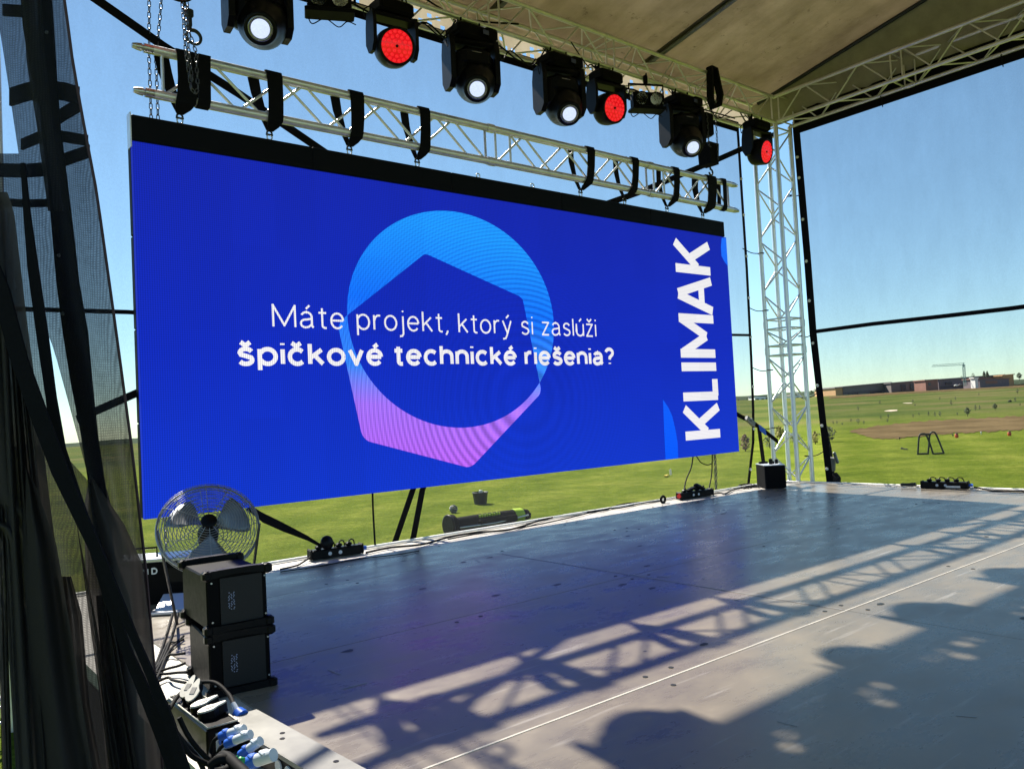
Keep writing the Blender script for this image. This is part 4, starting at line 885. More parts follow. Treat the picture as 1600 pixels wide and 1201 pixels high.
# ---- fan
def fan():
    c = dep(326, 822, 6.25); t = thing('floor_fan', 'chrome wire cage floor fan tilted upwards behind the stacked monitors', 'fan', (c.x, c.y, 0))
    ax = (RT*.3+UP*.62-FW*.72).normalized(); hm = head_mat(c-ax*.07, ax); Rf = .375
    g_ = MB()
    for (r_, h_) in [(Rf*k/19, .155-.075*(k/19)**3) for k in range(4, 20)]: g_.path([hm @ Vector((r_*math.cos(a*math.pi/24), r_*math.sin(a*math.pi/24), h_)) for a in range(48)], .0030, 4, True)
    for k in range(12):
        a = k*math.pi/6; g_.path([hm @ Vector((r_*math.cos(a), r_*math.sin(a), .155-.075*(r_/Rf)**3+.003)) for r_ in (.06, .15, .24, .32, Rf)], .003, 4)
    g_.build('front_grille', 'fan_wire', t)
    g_ = MB()
    for k in range(4, 14): r_ = Rf*k/13; g_.path([hm @ Vector((r_*math.cos(a*math.pi/24), r_*math.sin(a*math.pi/24), -.075+.07*(k/13)**3)) for a in range(48)], .0030, 4, True)
    for k in range(12):
        a = k*math.pi/6+.1; g_.path([hm @ Vector((r_*math.cos(a), r_*math.sin(a), -.078+.07*(r_/Rf)**3)) for r_ in (.06, .15, .24, .32, Rf)], .003, 4)
    g_.build('rear_grille', 'fan_wire', t)
    g_ = MB(); g_.path([hm @ Vector((Rf*math.cos(a*math.pi/24), Rf*math.sin(a*math.pi/24), .04)) for a in range(48)], .009, 6, True); g_.lathe([(Rf+.001, -.005), (Rf+.004, .04), (Rf+.001, .08)], hm, 48) if 0 else None
    for k in range(48): 
        a = k*math.pi/24; g_.tube(hm @ Vector((Rf*math.cos(a), Rf*math.sin(a), -.005)), hm @ Vector((Rf*math.cos(a), Rf*math.sin(a), .08)), .002, 4)
    g_.build('rim', 'fan_wire', t)
    for k in range(3):
        a0 = k*2*math.pi/3+.4; g_ = MB(); N1, N2 = 6, 8; vs = []
        for i in range(N1+1):
            r_ = .06+.25*i/N1; wd = .35+.4*math.sin(i/N1*math.pi*.7)
            for j in range(N2+1):
                a = a0+wd*(j/N2-.5)*1.5; vs.append(hm @ Vector((r_*math.cos(a), r_*math.sin(a), .035+.07*(j/N2-.5))))
        g_.add(vs, [(i*(N2+1)+j, (i+1)*(N2+1)+j, (i+1)*(N2+1)+j+1, i*(N2+1)+j+1) for i in range(N1) for j in range(N2)], True)
        o_ = g_.build('fan_blade', 'fan_metal', t); s_ = o_.modifiers.new('s', 'SOLIDIFY'); s_.thickness = .004
    g_ = MB(); g_.lathe([(.03, -.16), (.075, -.155), (.08, -.03), (.05, .0), (.04, .09), (.001, .095)], hm, 24); g_.build('motor', 'black_plastic', t)
    g_ = MB(); g_.lathe([(.055, .14), (.06, .158), (.05, .165), (.001, .166)], hm, 24); g_.build('center_badge', 'black_plastic', t)
    g_ = MB(); b0 = Vector((c.x, c.y, .02)); sd_ = Vector((.83, -.55, 0)).normalized()
    for s_ in (-1, 1): g_.path([b0+sd_*.26*s_+Vector((.14, .12, 0)), b0+sd_*.26*s_, c+sd_*(Rf+.01)*s_], .011, 8)
    g_.tube(b0+sd_*.26+Vector((.14, .12, 0)), b0-sd_*.26+Vector((.14, .12, 0)), .011, 8); g_.build('stand', 'chain_steel', t)
fan()
# ---- power strips / stage boxes
def stage_box(lab, c, rz, L=.6, face='w', red=False, white=False, bulge=True):
    t = thing('power_box', lab, 'power box', (c[0], c[1], 0), rz, 'black power distribution boxes on the deck edge')
    b = MB(); b.box((0, 0, .055), (L, .13, .105), bev=.012); b.build('housing', 'black_plastic', t, False)
    for s_ in (-1, 1):
        b = MB(); b.box((s_*(L/2+.005), 0, .06), (.03, .145, .12), bev=.014); b.build('end_cap', 'rubber', t, False)
    for i in range(4):
        b = MB(); x_ = -L*.34+i*L*.2; b.box((x_, .0, .128), (.07, .07, .04), bev=.012); b.path(smooth_path([(x_, .0, .14), (x_+.03, .02, .17), (x_+.08, .05, .15), (x_+.1, .08, .05)]), .008, 6); b.build('plug', 'black_plastic', t, False)
    for i in range(2):
        b = MB(); b.tube((-.02+i*.12-L*.12, -.064, .055), (-.02+i*.12-L*.12, -.071, .055), .021, 14); b.build('socket', 'grey_plastic', t, False)
    b = MB(); b.tube((L/2+.01, 0, .06), (L/2+.07, 0, .055), .024, 12); b.build('connector', 'blue_plastic' if not white else 'white_paint', t, False)
    if red: b = MB(); b.tube((-L/2-.01, -.02, .06), (-L/2-.05, -.03, .06), .035, 14); b.build('connector', 'red_plastic', t, False)
    return t
e1 = at(485, 876, 2, 0); e2 = at(570, 864, 2, 0)
c_ = (e1+e2)/2; t = stage_box('long black power box with blue plug at the back edge near the fan', (c_.x, c_.y+.05), math.atan2(e2.y-e1.y, e2.x-e1.x), L=(e2-e1).length*.92)
b = MB(); b.lathe([(.01, 0), (.075, 0), (.08, .02), (.075, .045), (.01, .05)], Matrix.Translation((-.12, -.02, .17)) @ rotm(1.3, 0, .4).to_4x4(), 20); b.build('cable_reel', 'black_plastic', t, False)
e1 = at(1066, 780, 2, 0); e2 = at(1114, 774, 2, 0); c_ = (e1+e2)/2
t = stage_box('black power box with red end plug below the lower right of the screen', (c_.x, c_.y+.05), math.atan2(e2.y-e1.y, e2.x-e1.x)*.5, L=.72, red=True, white=True)
b = MB(); b.box((.08, 0, .17), (.18, .09, .07), rotm(0, .35, .2), .02); b.box((-.05, 0, .15), (.25, .08, .04), rotm(0, -.2, 0), .01); b.build('plug', 'black_plastic', t, False)
e1 = at(1443, 761.5, 2, 0); e2 = at(1517, 763, 2, 0); c_ = (e1+e2)/2
t = stage_box('black multi-socket power box at the right deck edge by the clear wall', (c_.x-.06, c_.y), math.atan2(e2.y-e1.y, e2.x-e1.x), L=(e2-e1).length*.95)
b = MB(); b.box((-.58, .02, .045), (.16, .05, .05), rotm(0, 0, .2), .012); b.tube((-.5, 0, .05), (-.42, 0, .055), .03, 12); b.build('plug', 'dark_metal', t, False)
b = MB(); b.box((.13, -.067, .035), (.2, .003, .03)); b.build('label_strip', 'white_paint', t, False)
# black case at far corner
kc = at(1203, 762, 2, 0)
t = thing('amplifier_case', 'upright black case with plugs on its pale top at the far stage corner', 'case', (12.42, 8.2, 0), R(-40))
b = MB(); b.box((0, 0, .2), (.35, .56, .39), bev=.01); b.build('body', 'black_fabric', t, False)
b = MB(); b.box((0, 0, .401), (.35, .56, .012)); b.build('top_panel', 'grey_plastic', t, False)
for (x_, y_, d_) in ((-.08, .14, (.16, .05, .04)), (-.02, -.1, (.06, .05, .1)), (.11, .0, (.05, .05, .08)), (.04, .02, (.07, .06, .05))):
    b = MB(); b.box((x_, y_, .405+d_[2]/2), d_, bev=.01); b.build('plug', 'black_plastic', t, False)
b = MB(); b.box((.185, -.15, .3), (.03, .05, .05), bev=.008); b.build('latch', 'black_plastic', t, False)
# ---- cables on the deck
def cable(lab, pts, r=.01, cat='cable', mat='cable_black'):
    mb = MB(); mb.path(smooth_path(pts), r, 7); return tag(mb.build('cable', mat), lab, cat)
def fp(px, py, z=.012): return at(px, py, 2, z)
cable('thick black cable running along the back deck edge from the blue plug', [fp(572, 863), fp(610, 855), fp(660, 850), fp(700, 839), fp(740, 832), fp(790, 828), fp(815, 822), fp(850, 811), fp(900, 801), fp(940, 797), fp(975, 787), fp(1010, 784), fp(1035, 780), fp(1066, 775)], .013)
cable('thinner black cable beside the thick one along the back deck edge', [fp(700, 842), fp(760, 831), fp(820, 823), fp(900, 806), fp(940, 795), fp(970, 793), fp(1000, 786), fp(1034, 782)], .009)
mb = MB(); mb.path(arc(fp(1036, 780, .05), .05, 0, 360, 14, X, Z)[:-1], .02, 7, True); tag(mb.build('cable_coil', 'cable_black'), 'tiny black cable coil standing on the deck left of the red-ended box', 'cable coil')
cable('black cable between the red-ended box and the upright case', [fp(1112, 772), fp(1125, 770), fp(1133, 771), fp(1145, 765), fp(1160, 762), fp(1172, 759), fp(1190, 759)], .012)
cable('black cable heap lying left of the upright case', [fp(1152, 761), fp(1160, 757), fp(1175, 758), fp(1166, 762), fp(1155, 758), fp(1172, 756), fp(1185, 760), fp(1163, 761)], .014)
cable('black cable hanging from the screen to the red-ended box, left strand', [at(1083, 712, 1, 8.8), at(1080, 730, 1, 8.75), at(1072, 750, 1, 8.65), at(1068, 771, 1, 8.5)], .011)
cable('black cable hanging from the screen to the red-ended box, right strand', [at(1113, 710, 1, 8.8), at(1112, 740, 1, 8.75), at(1108, 762, 1, 8.6)], .011)
cable('black cable loop drooping under the lower right of the screen', [at(1088, 712, 1, 8.82), at(1095, 722, 1, 8.8), at(1105, 726, 1, 8.8), at(1112, 724, 1, 8.8)], .009)
cable('single black cable hanging straight down below the screen left of the two straps', [at(582, 768, 1, 8.8), at(583, 800, 1, 8.8), at(586, 852, 1, 8.66)], .012)
cable('thin black cable curving from the power box near the fan toward the monitors', [fp(500, 860, .1), fp(488, 868, .05), fp(470, 880), fp(460, 884), fp(438, 889)], .01)
cable('thin dark cable along the seam of the back deck strip', [fp(438, 893), fp(500, 884), fp(560, 873), fp(620, 866), fp(655, 860)], .006)
cable('black cable trailing off to the right of the multi-socket box', [fp(1522, 761, .04), fp(1535, 763), fp(1550, 766), fp(1575, 766.5), fp(1640, 769)], .012)
cb = [((238, 1048), (262, 985), (276, 930), (280, 925)), ((240, 1055), (266, 1000), (281, 945), (284, 930)), ((242, 1045), (262, 1005), (275, 1003), (287, 993)), ((243, 1062), (262, 1020), (278, 1003), (288, 998)),
      ((243, 1042), (262, 1024), (275, 1022), (289, 1020)), ((243, 1051), (262, 1044), (278, 1040), (290, 1035)), ((243, 1054), (262, 1052), (280, 1050), (292, 1050)), ((243, 1066), (262, 1058), (270, 1062), (290, 1066))]
labs = ['leaving the stack highest, beside the laptop', 'running just below the uppermost one', 'with the short upper bend', 'crossing diagonally under the bent one',
        'reaching the middle of the lower monitor', 'running almost level below the middle one', 'lying flat near the foot of the lower monitor', 'looping lowest over the bright deck strip']
for (l_, c4) in zip(labs, cb):
    z1 = .06 if l_ != labs[0] else .3
    cable('black cable left of the monitors, '+l_, [fp(c4[0][0]-22, c4[0][1]+14, .01), fp(*c4[0], .012), fp(*c4[1], .012), fp(*c4[2], .02), fp(*c4[3], .03)], .0085, 'cable')
# ---- mains distribution at the lower left
dv = thing('socket_distributor', 'long black socket distributor with four chunky plugs at the lower left', 'power distributor', (1.287, 4.13, 0), R(0))
b = MB(); b.box((0, 0, .0675), (.155, .62, .135), bev=.008); b.build('housing', 'black_plastic', dv, False)
b = MB(); b.path([(-.068, -.3, .139), (.068, -.3, .139), (.068, .3, .139), (-.068, .3, .139)], .004, 6, True); b.build('top_rim', 'plug_face', dv, False)
for i, (yy, rz_) in enumerate(((.17, .75), (.09, .8), (-.04, .15), (-.15, .1))):
    b = MB(); lean = rotm(0, -.55 if i < 2 else -.12, rz_)
    pl = [(.035*math.cos(a)*(1.0), .065*math.sin(a)) for a in [k*math.pi/8 for k in range(16)]]
    pl = [(u*(1-.45*(v > .02)), v*(1.25 if v > 0 else 1)) for u, v in pl]
    fnp = lambda u, v, h: lean @ Vector((v*1.0, u, h))+Vector((.0, yy, .15+(.03 if i < 2 else .0)))
    b.prism(pl, -.02, .026, fnp); b.build('plug_body', 'black_plastic', dv, False)
    b = MB(); b.prism([(u*.95, v*.96) for u, v in pl], .024, .034, fnp); b.build('plug_face', 'plug_face', dv, False)
    b = MB(); b.prism([(-.012, -.02), (.012, -.02), (.012, .02), (-.012, .02)], .033, .036, fnp); b.build('plug_label', mk('plug_grey', (.12, .12, .12), .5) if 'plug_grey' not in M else 'plug_grey', dv, False)
b = MB(); b.box((-.0, -.313, .07), (.075, .006, .085), bev=.003); b.build('socket_plate', 'grey_plastic', dv, False)
b = MB(); b.tube((0, -.316, .07), (0, -.326, .07), .027, 18); b.build('socket', 'blue_plastic', dv, False)
b = MB(); b.tube((0, -.326, .07), (0, -.329, .07), .018, 18); b.build('socket_core', 'black_plastic', dv, False)
b = MB(); b.box((.0785, -.27, .1), (.004, .06, .06)); b.build('side_plate', 'plug_face', dv, False)
cable('thick black cable arching over the four chunky plugs to the blue connector', [dep(262, 1112, 3.9), dep(280, 1085, 4.1), dep(305, 1068, 4.2), dep(335, 1066, 4.15), dep(358, 1085, 4.05), dep(366, 1103, 3.95)], .011)
bc = thing('cable_connector', 'blue and grey cable connector plugged in beside the pale flap', 'connector', dep(372, 1112, 3.95))
b = MB(); b.tube(dep(364, 1098, 3.95), dep(371, 1112, 3.92), .012, 12, .016); b.build('sleeve', 'grey_plastic', bc)
b = MB(); b.tube(dep(371, 1112, 3.92), dep(378, 1119, 3.9), .03, 14, .036); b.build('collar', 'blue_plastic', bc)
# second unit with pale flap and rows of connectors
d2 = thing('rack_distributor', 'black rack distributor with pale metal flap on top at the bottom edge', 'power distributor', (1.44, 3.4, 0), R(3))
b = MB(); b.box((0, 0, .055), (.15, 1.05, .108), bev=.004); b.build('housing', 'black_plastic', d2, False)
b = MB(); b.box((.003, .02, .119), (.165, 1.06, .006)); b.box((-.082, .02, .112), (.006, 1.06, .02)); b.build('flap', 'plate_light', d2, False)
for (x_, y_) in ((.0, .1), (.03, .16), (.04, -.3)):
    b = MB(); b.tube((x_, y_, .1215), (x_, y_, .1235), .012, 12); b.build('hole', 'black_plastic', d2, False)
for k in range(4):
    b = MB(); b.tube((-.076, -.02-.09*k, .06), (-.082, -.02-.09*k, .06), .028, 18); b.build('socket', 'grey_plastic', d2, False)
pos = [(353, 1147, 3.62, 'b'), (372, 1141, 3.6, 'g'), (362, 1158, 3.56, 'b'), (382, 1150, 3.54, 'g'), (384, 1173, 3.45, 'b'), (398, 1163, 3.44, 'g'), (396, 1189, 3.38, 'b2'), (414, 1183, 3.36, 'g2')]
mb_b, names = None, ['uppermost in the row', 'second in the row', 'third in the row, above the green cable', 'lowest and largest, at the bottom edge']
for k in range(4):
    a_ = dep(*pos[2*k][:3]); g_ = dep(*pos[2*k+1][:3]); ax = (g_-a_).normalized(); big = 1.35 if k == 3 else 1
    t = thing('power_connector', 'blue and pale grey power connector '+names[k], 'connector', a_, 0, 'blue power connectors at the lower left')
    b = MB(); b.tube(a_-ax*.03*big, a_+ax*.02, .02*big, 16, .022*big); b.box(a_+Vector((0, 0, .018*big)), (.03*big, .03*big, .012), bev=.004); b.build('collar', 'blue_plastic', t)
    b = MB(); b.tube(a_+ax*.02, g_+ax*.035*big, .02*big, 16); b.box(g_+Vector((0, 0, .016*big)), (.03*big, .035*big, .014), bev=.004); b.build('body', 'grey_plastic', t)
    b = MB(); e = a_-ax*.03*big; b.path(smooth_path([e, e-ax*.04+Vector((0, 0, -.01)), e-ax*.07+Vector((0, -.02, -.05)), e+Vector((-.08, -.08, -.1))]), .009, 7); b.build('cable', 'green_plastic' if k == 2 else 'cable_black', t)
cable('tangled black cable heap under the blue connectors', [dep(330, 1195, 3.2), dep(345, 1185, 3.2), dep(362, 1192, 3.2), dep(352, 1205, 3.15), dep(335, 1200, 3.2), dep(350, 1180, 3.25), dep(375, 1200, 3.1), dep(390, 1215, 3.0)], .022)
cable('green cable end beside the lowest blue connector', [dep(370, 1196, 3.2), dep(378, 1185, 3.22), dep(372, 1205, 3.2)], .014, 'cable', 'green_plastic')
for k_, (w_, pts) in enumerate((('nearest the curtain strap', [(262, 1100), (268, 1130), (285, 1160), (300, 1180), (330, 1195)]), ('with a bright sunlit edge', [(252, 1085), (262, 1120), (280, 1150), (310, 1185), (322, 1215)]), ('nearest the socket distributor', [(280, 1120), (295, 1150), (318, 1178), (345, 1200)]))):
    cable('loose black cable curving down the lower left corner, '+w_, [dep(x_, y_, 3.3+.1*k_) for x_, y_ in pts], .011)

# ================================================================== MESH CURTAIN AT THE LEFT
mesh_mat('drape_mesh', .13, (.022, .023, .026), .3, .17, 30)
mesh_mat('drape_fold', .04, (.062, .057, .056), .4, .04, 24)
mesh_mat('drape_dense', .02, (.045, .041, .04), .35)
DC = thing('mesh_curtain', 'dark see-through mesh curtain gathered and tied at the left stage edge', 'curtain', (.9, 3.2, -.6))
def drape(name, mat, left, right, y0, y1, d, amp, fr, ph=0, nu=26, nv=50, dl=0):
    def fn(u, v):
        py = y0+(y1-y0)*v; xl, xr = interp(py, left), interp(py, right); px = xl+(xr-xl)*u
        return dep(px, py, d+dl*(u-.5)+amp*math.sin(u*fr+ph+.6*math.sin(v*3+ph))+.25*amp*math.sin(v*9+u*4))
    o_ = sheet(fn, nu, nv).build(name, mat, DC); return o_
RE = [(-60, 90), (0, 101), (100, 114), (200, 132), (300, 151), (500, 179), (700, 206), (900, 229), (1100, 246), (1240, 257)]
sl = [(-60, -90), (250, -60), (540, 40), (560, 90), (640, 110), (750, 140), (900, 160), (1240, 190)]
drape('mesh_panel', 'drape_mesh', [(-60, -30), (0, -8), (100, 8), (300, 38), (500, 66), (545, 84), (640, 110), (760, 142), (900, 165), (1240, 205)], RE, -60, 1240, 3.5, .05, 9)
drape('mesh_panel', 'drape_mesh', [(-60, -120), (780, -120), (830, 4), (900, 10), (1000, 14), (1240, 30)], [(-60, -20), (0, 4), (100, 15), (250, 30), (300, 40), (500, 60), (700, 92), (760, 146), (900, 180), (1240, 215)], 240, 1240, 3.4, .05, 12, 1)
drape('mesh_fold', 'drape_fold', [(200, -120), (780, -120), (830, 2), (900, 8), (1000, 12), (1240, 27)], [(240, -10), (330, 22), (500, 42), (650, 62), (800, 80), (950, 100), (1240, 150)], 300, 1240, 3.25, .06, 14, 2)
drape('mesh_fold', 'drape_dense', [(730, 40), (800, 34), (900, 38), (1240, 60)], [(730, 41), (760, 56), (850, 88), (950, 105), (1240, 150)], 730, 1240, 3.15, .04, 9, .5)
drape('mesh_fold', 'drape_fold', [(740, 140), (800, 130), (900, 135), (1000, 150), (1240, 170)], [(740, 141), (780, 168), (820, 195), (880, 222), (1000, 237), (1240, 255)], 740, 1240, 3.42, .05, 8, .2)
drape('mesh_fold', 'drape_dense', [(880, 95), (960, 100), (1240, 120)], [(860, 100), (960, 128), (1100, 140), (1240, 165)], 900, 1240, 3.2, .04, 8, .7)
drape('mesh_fold', 'drape_dense', [(930, 150), (1240, 175)], [(880, 160), (930, 182), (1050, 196), (1240, 215)], 930, 1240, 3.38, .04, 6, 1.7)
drape('mesh_fold', 'drape_fold', [(-60, 30), (100, 42), (200, 58), (330, 75)], [(-60, 60), (100, 72), (200, 84), (330, 100)], -60, 330, 3.58, .02, 5)
for k_f, (xa, xb, wa, wb, ya, mt_) in enumerate(((-14, 30, 16, 26, 330, 'drape_fold'), (8, 62, 12, 22, 420, 'drape_dense'), (24, 92, 12, 20, 500, 'drape_fold'), (-30, 6, 20, 14, 260, 'drape_dense'), (120, 176, 10, 18, 820, 'drape_fold'), (150, 205, 12, 18, 860, 'drape_dense'))):
    drape('mesh_fold', mt_, [(ya, xa), (1240, xb)], [(ya, xa+.5), (ya+150, xa+wa+(xb-xa)*150/(1240-ya)), (1240, xb+wb)], ya, 1240, 3.2+.02*k_f, .035, 7+k_f, k_f*1.3, 10, 40)
mb = MB(); mb.path([dep(interp(y_, RE), y_, 3.5) for y_ in range(-60, 1241, 50)], .006, 6); mb.build('edge_cord', mk('edge_cord', (.06, .03, .035), .8), DC)
def vstrip(pts, d, name='hem_strip', mat='black_fabric', th=.012, lab=None):
    mb = MB(); P = [dep(a, b_, d) for a, b_, w_ in pts]; kk = .78 if name == 'tie_strap' else .95; mb.band(P, RT, [w_*kk*d/FPX for a, b_, w_ in pts], th); return mb.build(name, mat, DC)
vstrip([(38, -60, 18), (46, 40, 20), (60, 120, 22), (72, 160, 30)], 3.62)
vstrip([(66, -60, 22), (72, 40, 24), (74, 120, 30), (80, 200, 30), (90, 280, 30), (98, 360, 34), (106, 440, 36), (118, 520, 40), (128, 600, 34), (140, 680, 26), (152, 760, 26), (168, 840, 40), (184, 950, 46), (192, 1100, 44), (205, 1240, 40)], 3.6)
vstrip([(36, 255, 8), (42, 330, 12), (52, 420, 20), (66, 520, 22), (80, 620, 20), (92, 700, 26), (120, 780, 22), (146, 850, 20), (170, 930, 22), (196, 1010, 20), (226, 1080, 26), (255, 1150, 30), (290, 1250, 26)], 3.12, 'tie_strap', 'webbing')
vstrip([(-30, 380, 38), (0, 450, 36), (30, 560, 34), (62, 650, 36), (96, 740, 36), (128, 810, 30), (160, 880, 24), (190, 950, 20), (212, 1000, 16), (238, 1060, 18), (262, 1120, 22), (300, 1240, 24)], 3.05, 'tie_strap', 'webbing')
0 and vstrip([(52, 270, 10), (58, 350, 24), (64, 440, 26), (74, 520, 22), (86, 600, 16), (100, 700, 12), (118, 790, 10)], 3.2, 'tie_strap', 'webbing')
def hstrip(pts, w, d, name='tie_strap'):
    mb = MB(); mb.band([dep(a, b_, d+dd) for a, b_, dd in pts], UP, w*d/FPX, .012); mb.build(name, 'webbing', DC)
hstrip([(16, 152, .04), (45, 143, .0), (75, 141, -.02), (100, 143, 0), (124, 150, .05)], 28, 3.66)
hstrip([(34, 226, .04), (60, 215, 0), (90, 212, -.02), (138, 220, .04)], 17, 3.66)
hstrip([(75, 265, .0), (100, 250, .0), (140, 236, .02)], 20, 3.7)
hstrip([(76, 195, 0), (100, 178, 0), (124, 164, .0)], 22, 3.72)
hstrip([(0, 266, 0), (40, 267, 0), (78, 264, 0)], 21, 3.68)
hstrip([(0, 316, 0), (45, 318, 0), (82, 317, 0)], 12, 3.68)
hstrip([(5, 16, 0), (36, 18, 0)], 18, 3.68)
for (a_, b_, d_) in ((73, 51, 3.3), (92, 399, 3.3), (98, 490, 3.3)):
    mb = MB(); mb.lathe([(.001, .002), (.008, .002), (.008, 0)], head_mat(dep(a_, b_, d_+.25), -FW), 10); mb.build('grommet', 'white_paint', DC)
mb = MB(); mb.band([dep(186, 838+4*i-.0, 3.42) for i in range(2)], RT, .03, .004) if 0 else None
# ================================================================== THINGS ON THE GRASS
def gp(px, py): return ground_at(px, py)
# golf bag just behind the stage
q = ground_at(700, 833); q = at(700, 838, 2, GZ)
a0 = at(716, 812, 2, GZ+.22); a1 = at(812, 808, 2, GZ+.16)
L_ = 1.15; ctr = at(702, 821, 2, GZ+.17); dirx = (at(824, 806, 2, GZ+.12)-ctr); dirx.z = 0; Lb = dirx.length; dirx.normalize()
bg_ = thing('golf_bag', 'black golf bag with yellow-green panels lying on the grass behind the stage', 'golf bag', (ctr.x, ctr.y, GZ))
hm = head_mat(ctr, dirx)
rb = .215; b = MB(); b.lathe([(rb*.62, .12), (rb*.72, .25), (rb*.74, Lb*.55), (rb*.68, Lb*.9), (rb*.5, Lb)], hm, 20); b.build('bag_body', 'black_fabric', bg_)
b = MB(); b.lathe([(rb*.9, -.03), (rb*1.08, -.02), (rb*1.08, .1), (rb*.6, .2)], hm, 24); b.build('bag_opening', 'black_fabric', bg_)
b = MB(); b.lathe([(rb*1.0, -.04), (rb*1.12, -.03), (rb*1.12, .0), (rb*1.0, .01)], hm, 24); b.build('rim', 'black_plastic', bg_)
b = MB(); b.lathe([(rb*.76, Lb*.8), (rb*.79, Lb*.82), (rb*.75, Lb*.9), (rb*.7, Lb*.92)], hm, 20); b.build('hi_vis_panel', 'hi_vis', bg_)
b = MB(); up_ = Vector((0, 0, 1)); sdv = dirx.cross(up_).normalized()
for i in range(9): b.box(ctr+dirx*(Lb*.34+i*.05*Lb/1.6)+sdv*rb*.5*(1)+up_*rb*(.52+.06*(i % 2)), (.04, .03, .07), rotm(0, 0, math.atan2(dirx.y, dirx.x)))
b.build('hi_vis_lettering', 'hi_vis', bg_)
b = MB(); b.box(ctr+dirx*Lb*.55+sdv*rb*.75-up_*.02, (Lb*.5, .12, .16), rotm(0, 0, math.atan2(dirx.y, dirx.x)), .03); b.box(ctr+dirx*Lb*.97-up_*.02, (.22, .26, .2), rotm(0, .2, math.atan2(dirx.y, dirx.x)+.2), .05); b.build('pouch', 'black_fabric', bg_)
b = MB(); b.path([ctr+sdv*rb*.9+dirx*.15-up_*.05, ctr+sdv*rb*1.0+dirx*Lb*.5-up_*.06, ctr+sdv*rb*.8+dirx*Lb*.95], .02, 8); b.build('stand_leg', 'alu', bg_)
bk = at(751, 787, 2, GZ); t = thing('bucket', 'grey bucket standing on the grass behind the golf bag', 'bucket', (bk.x, bk.y, GZ)); dk = (bk-EYE).dot(FW); k_ = dk/FPX
b = MB(); w_ = 12*k_; b.lathe([(w_*.8, 0), (w_, 17*k_), (w_*1.06, 17.2*k_), (w_*1.06, 18.5*k_), (w_*.9, 18.5*k_), (w_*.88, 14*k_)], Matrix.Translation((0, 0, 0)), 20); b.build('body', 'dark_metal', t, False)
b = MB(); b.box((-.05, -.1, 19*k_), (w_*.4, w_*.4, 6*k_), bev=.01); b.build('ball', 'white_paint', t, False)
q = at(709, 801, 2, GZ); k_ = (q-EYE).dot(FW)/FPX; t = thing('ball_basket', 'small round wire ball basket lying on the grass left of the bucket', 'basket', (q.x, q.y, GZ))
b = MB()
for i in range(6): rr = 6*k_; b.path(arc((0, 0, rr), rr*math.cos((i-2.5)*.5), 0, 360, 16, X, Y)[:-1], .008, 5, True) if 0 else b.path([Vector((rr*math.cos(a), rr*math.sin(a)*math.cos(i*.52), rr+rr*math.sin(a)*math.sin(i*.52))) for a in [j*math.pi/8 for j in range(16)]], .012, 5, True)
b.build('wire_cage', 'grey_metal', t, False); b = MB(); b.lathe([(.001, 0), (3*k_, 1*k_), (4.5*k_, 4*k_), (4*k_, 7*k_), (.001, 8*k_)], None, 12); b.build('balls', 'dark_metal', t, False)
q = at(1047, 744, 2, GZ); k_ = (q-EYE).dot(FW)/FPX; t = thing('ball_tray', 'yellow strip and white wire tray on the grass below the screen', 'golf tray', (q.x, q.y, GZ)); 
b = MB(); b.box((-.2, 0, .04), (.4, .1, .05), rotm(0, 0, .5)); b.build('strip', mk('yellow', (.6, .45, .03), .5), t, False)
b = MB()
for i in range(6): b.tube((.0+i*.08, .05*i, .03), (-.03+i*.08, .05*i, .24), .008, 5)
b.build('wires', 'white_paint', t, False)
# black A-frame stand
def aframe():
    q0 = ground_at(1434, 710.5); q1 = ground_at(1449.5, 710.5); q2 = ground_at(1456, 710.5); q3 = ground_at(1471, 709.5); k_ = (q1-EYE).dot(FW)/FPX
    t = thing('trestle_stand', 'black tubular stand of two arched frames on the grass seen through the wall', 'stand', q1)
    H = 32*k_; b = MB(); r_ = .035
    dd = (q3-q0).normalized(); u0 = lambda px, h, bq=0: q0+dd*((px-1434)*k_)+Vector((0, 0, h*k_))
    b.path(smooth_path([u0(1434, 0), u0(1436, 16), u0(1438, 29), u0(1441, 32.5), u0(1446, 32.5), u0(1448.5, 29), u0(1453, 14), u0(1456, 0)], 4), r_, 7); b.tube(u0(1434, 1.5), u0(1449, 1.5), r_, 7); b.build('frame', 'dark_metal', t)
    b = MB(); b.path(smooth_path([u0(1448.5, 0), u0(1451, 16), u0(1453, 30), u0(1456, 34.5), u0(1460, 34), u0(1463, 28), u0(1467, 15), u0(1471, 1)], 4), r_, 7); b.tube(u0(1455, .5), u0(1471, 1.5), r_, 7); b.build('frame', 'dark_metal', t)
    b = MB(); b.tube(u0(1439, 32), u0(1455, 31.5), r_*1.1, 7); b.build('crossbar', 'dark_metal', t)
aframe()
q = ground_at(1413, 703); b = MB(); k_ = (q-EYE).dot(FW)/FPX; b.box(q+Vector((0, 0, 1.6*k_)), (3*k_, 11*k_, 1.6*k_), rotm(.1, 0, .1), .02); b.box(q+Vector((0, .1, 3*k_)), (2*k_, 4*k_, 2*k_), bev=.02); tag(b.build('club_holder', 'dark_metal'), 'small dark object lying on the grass left of the arched stand', 'golf gear')
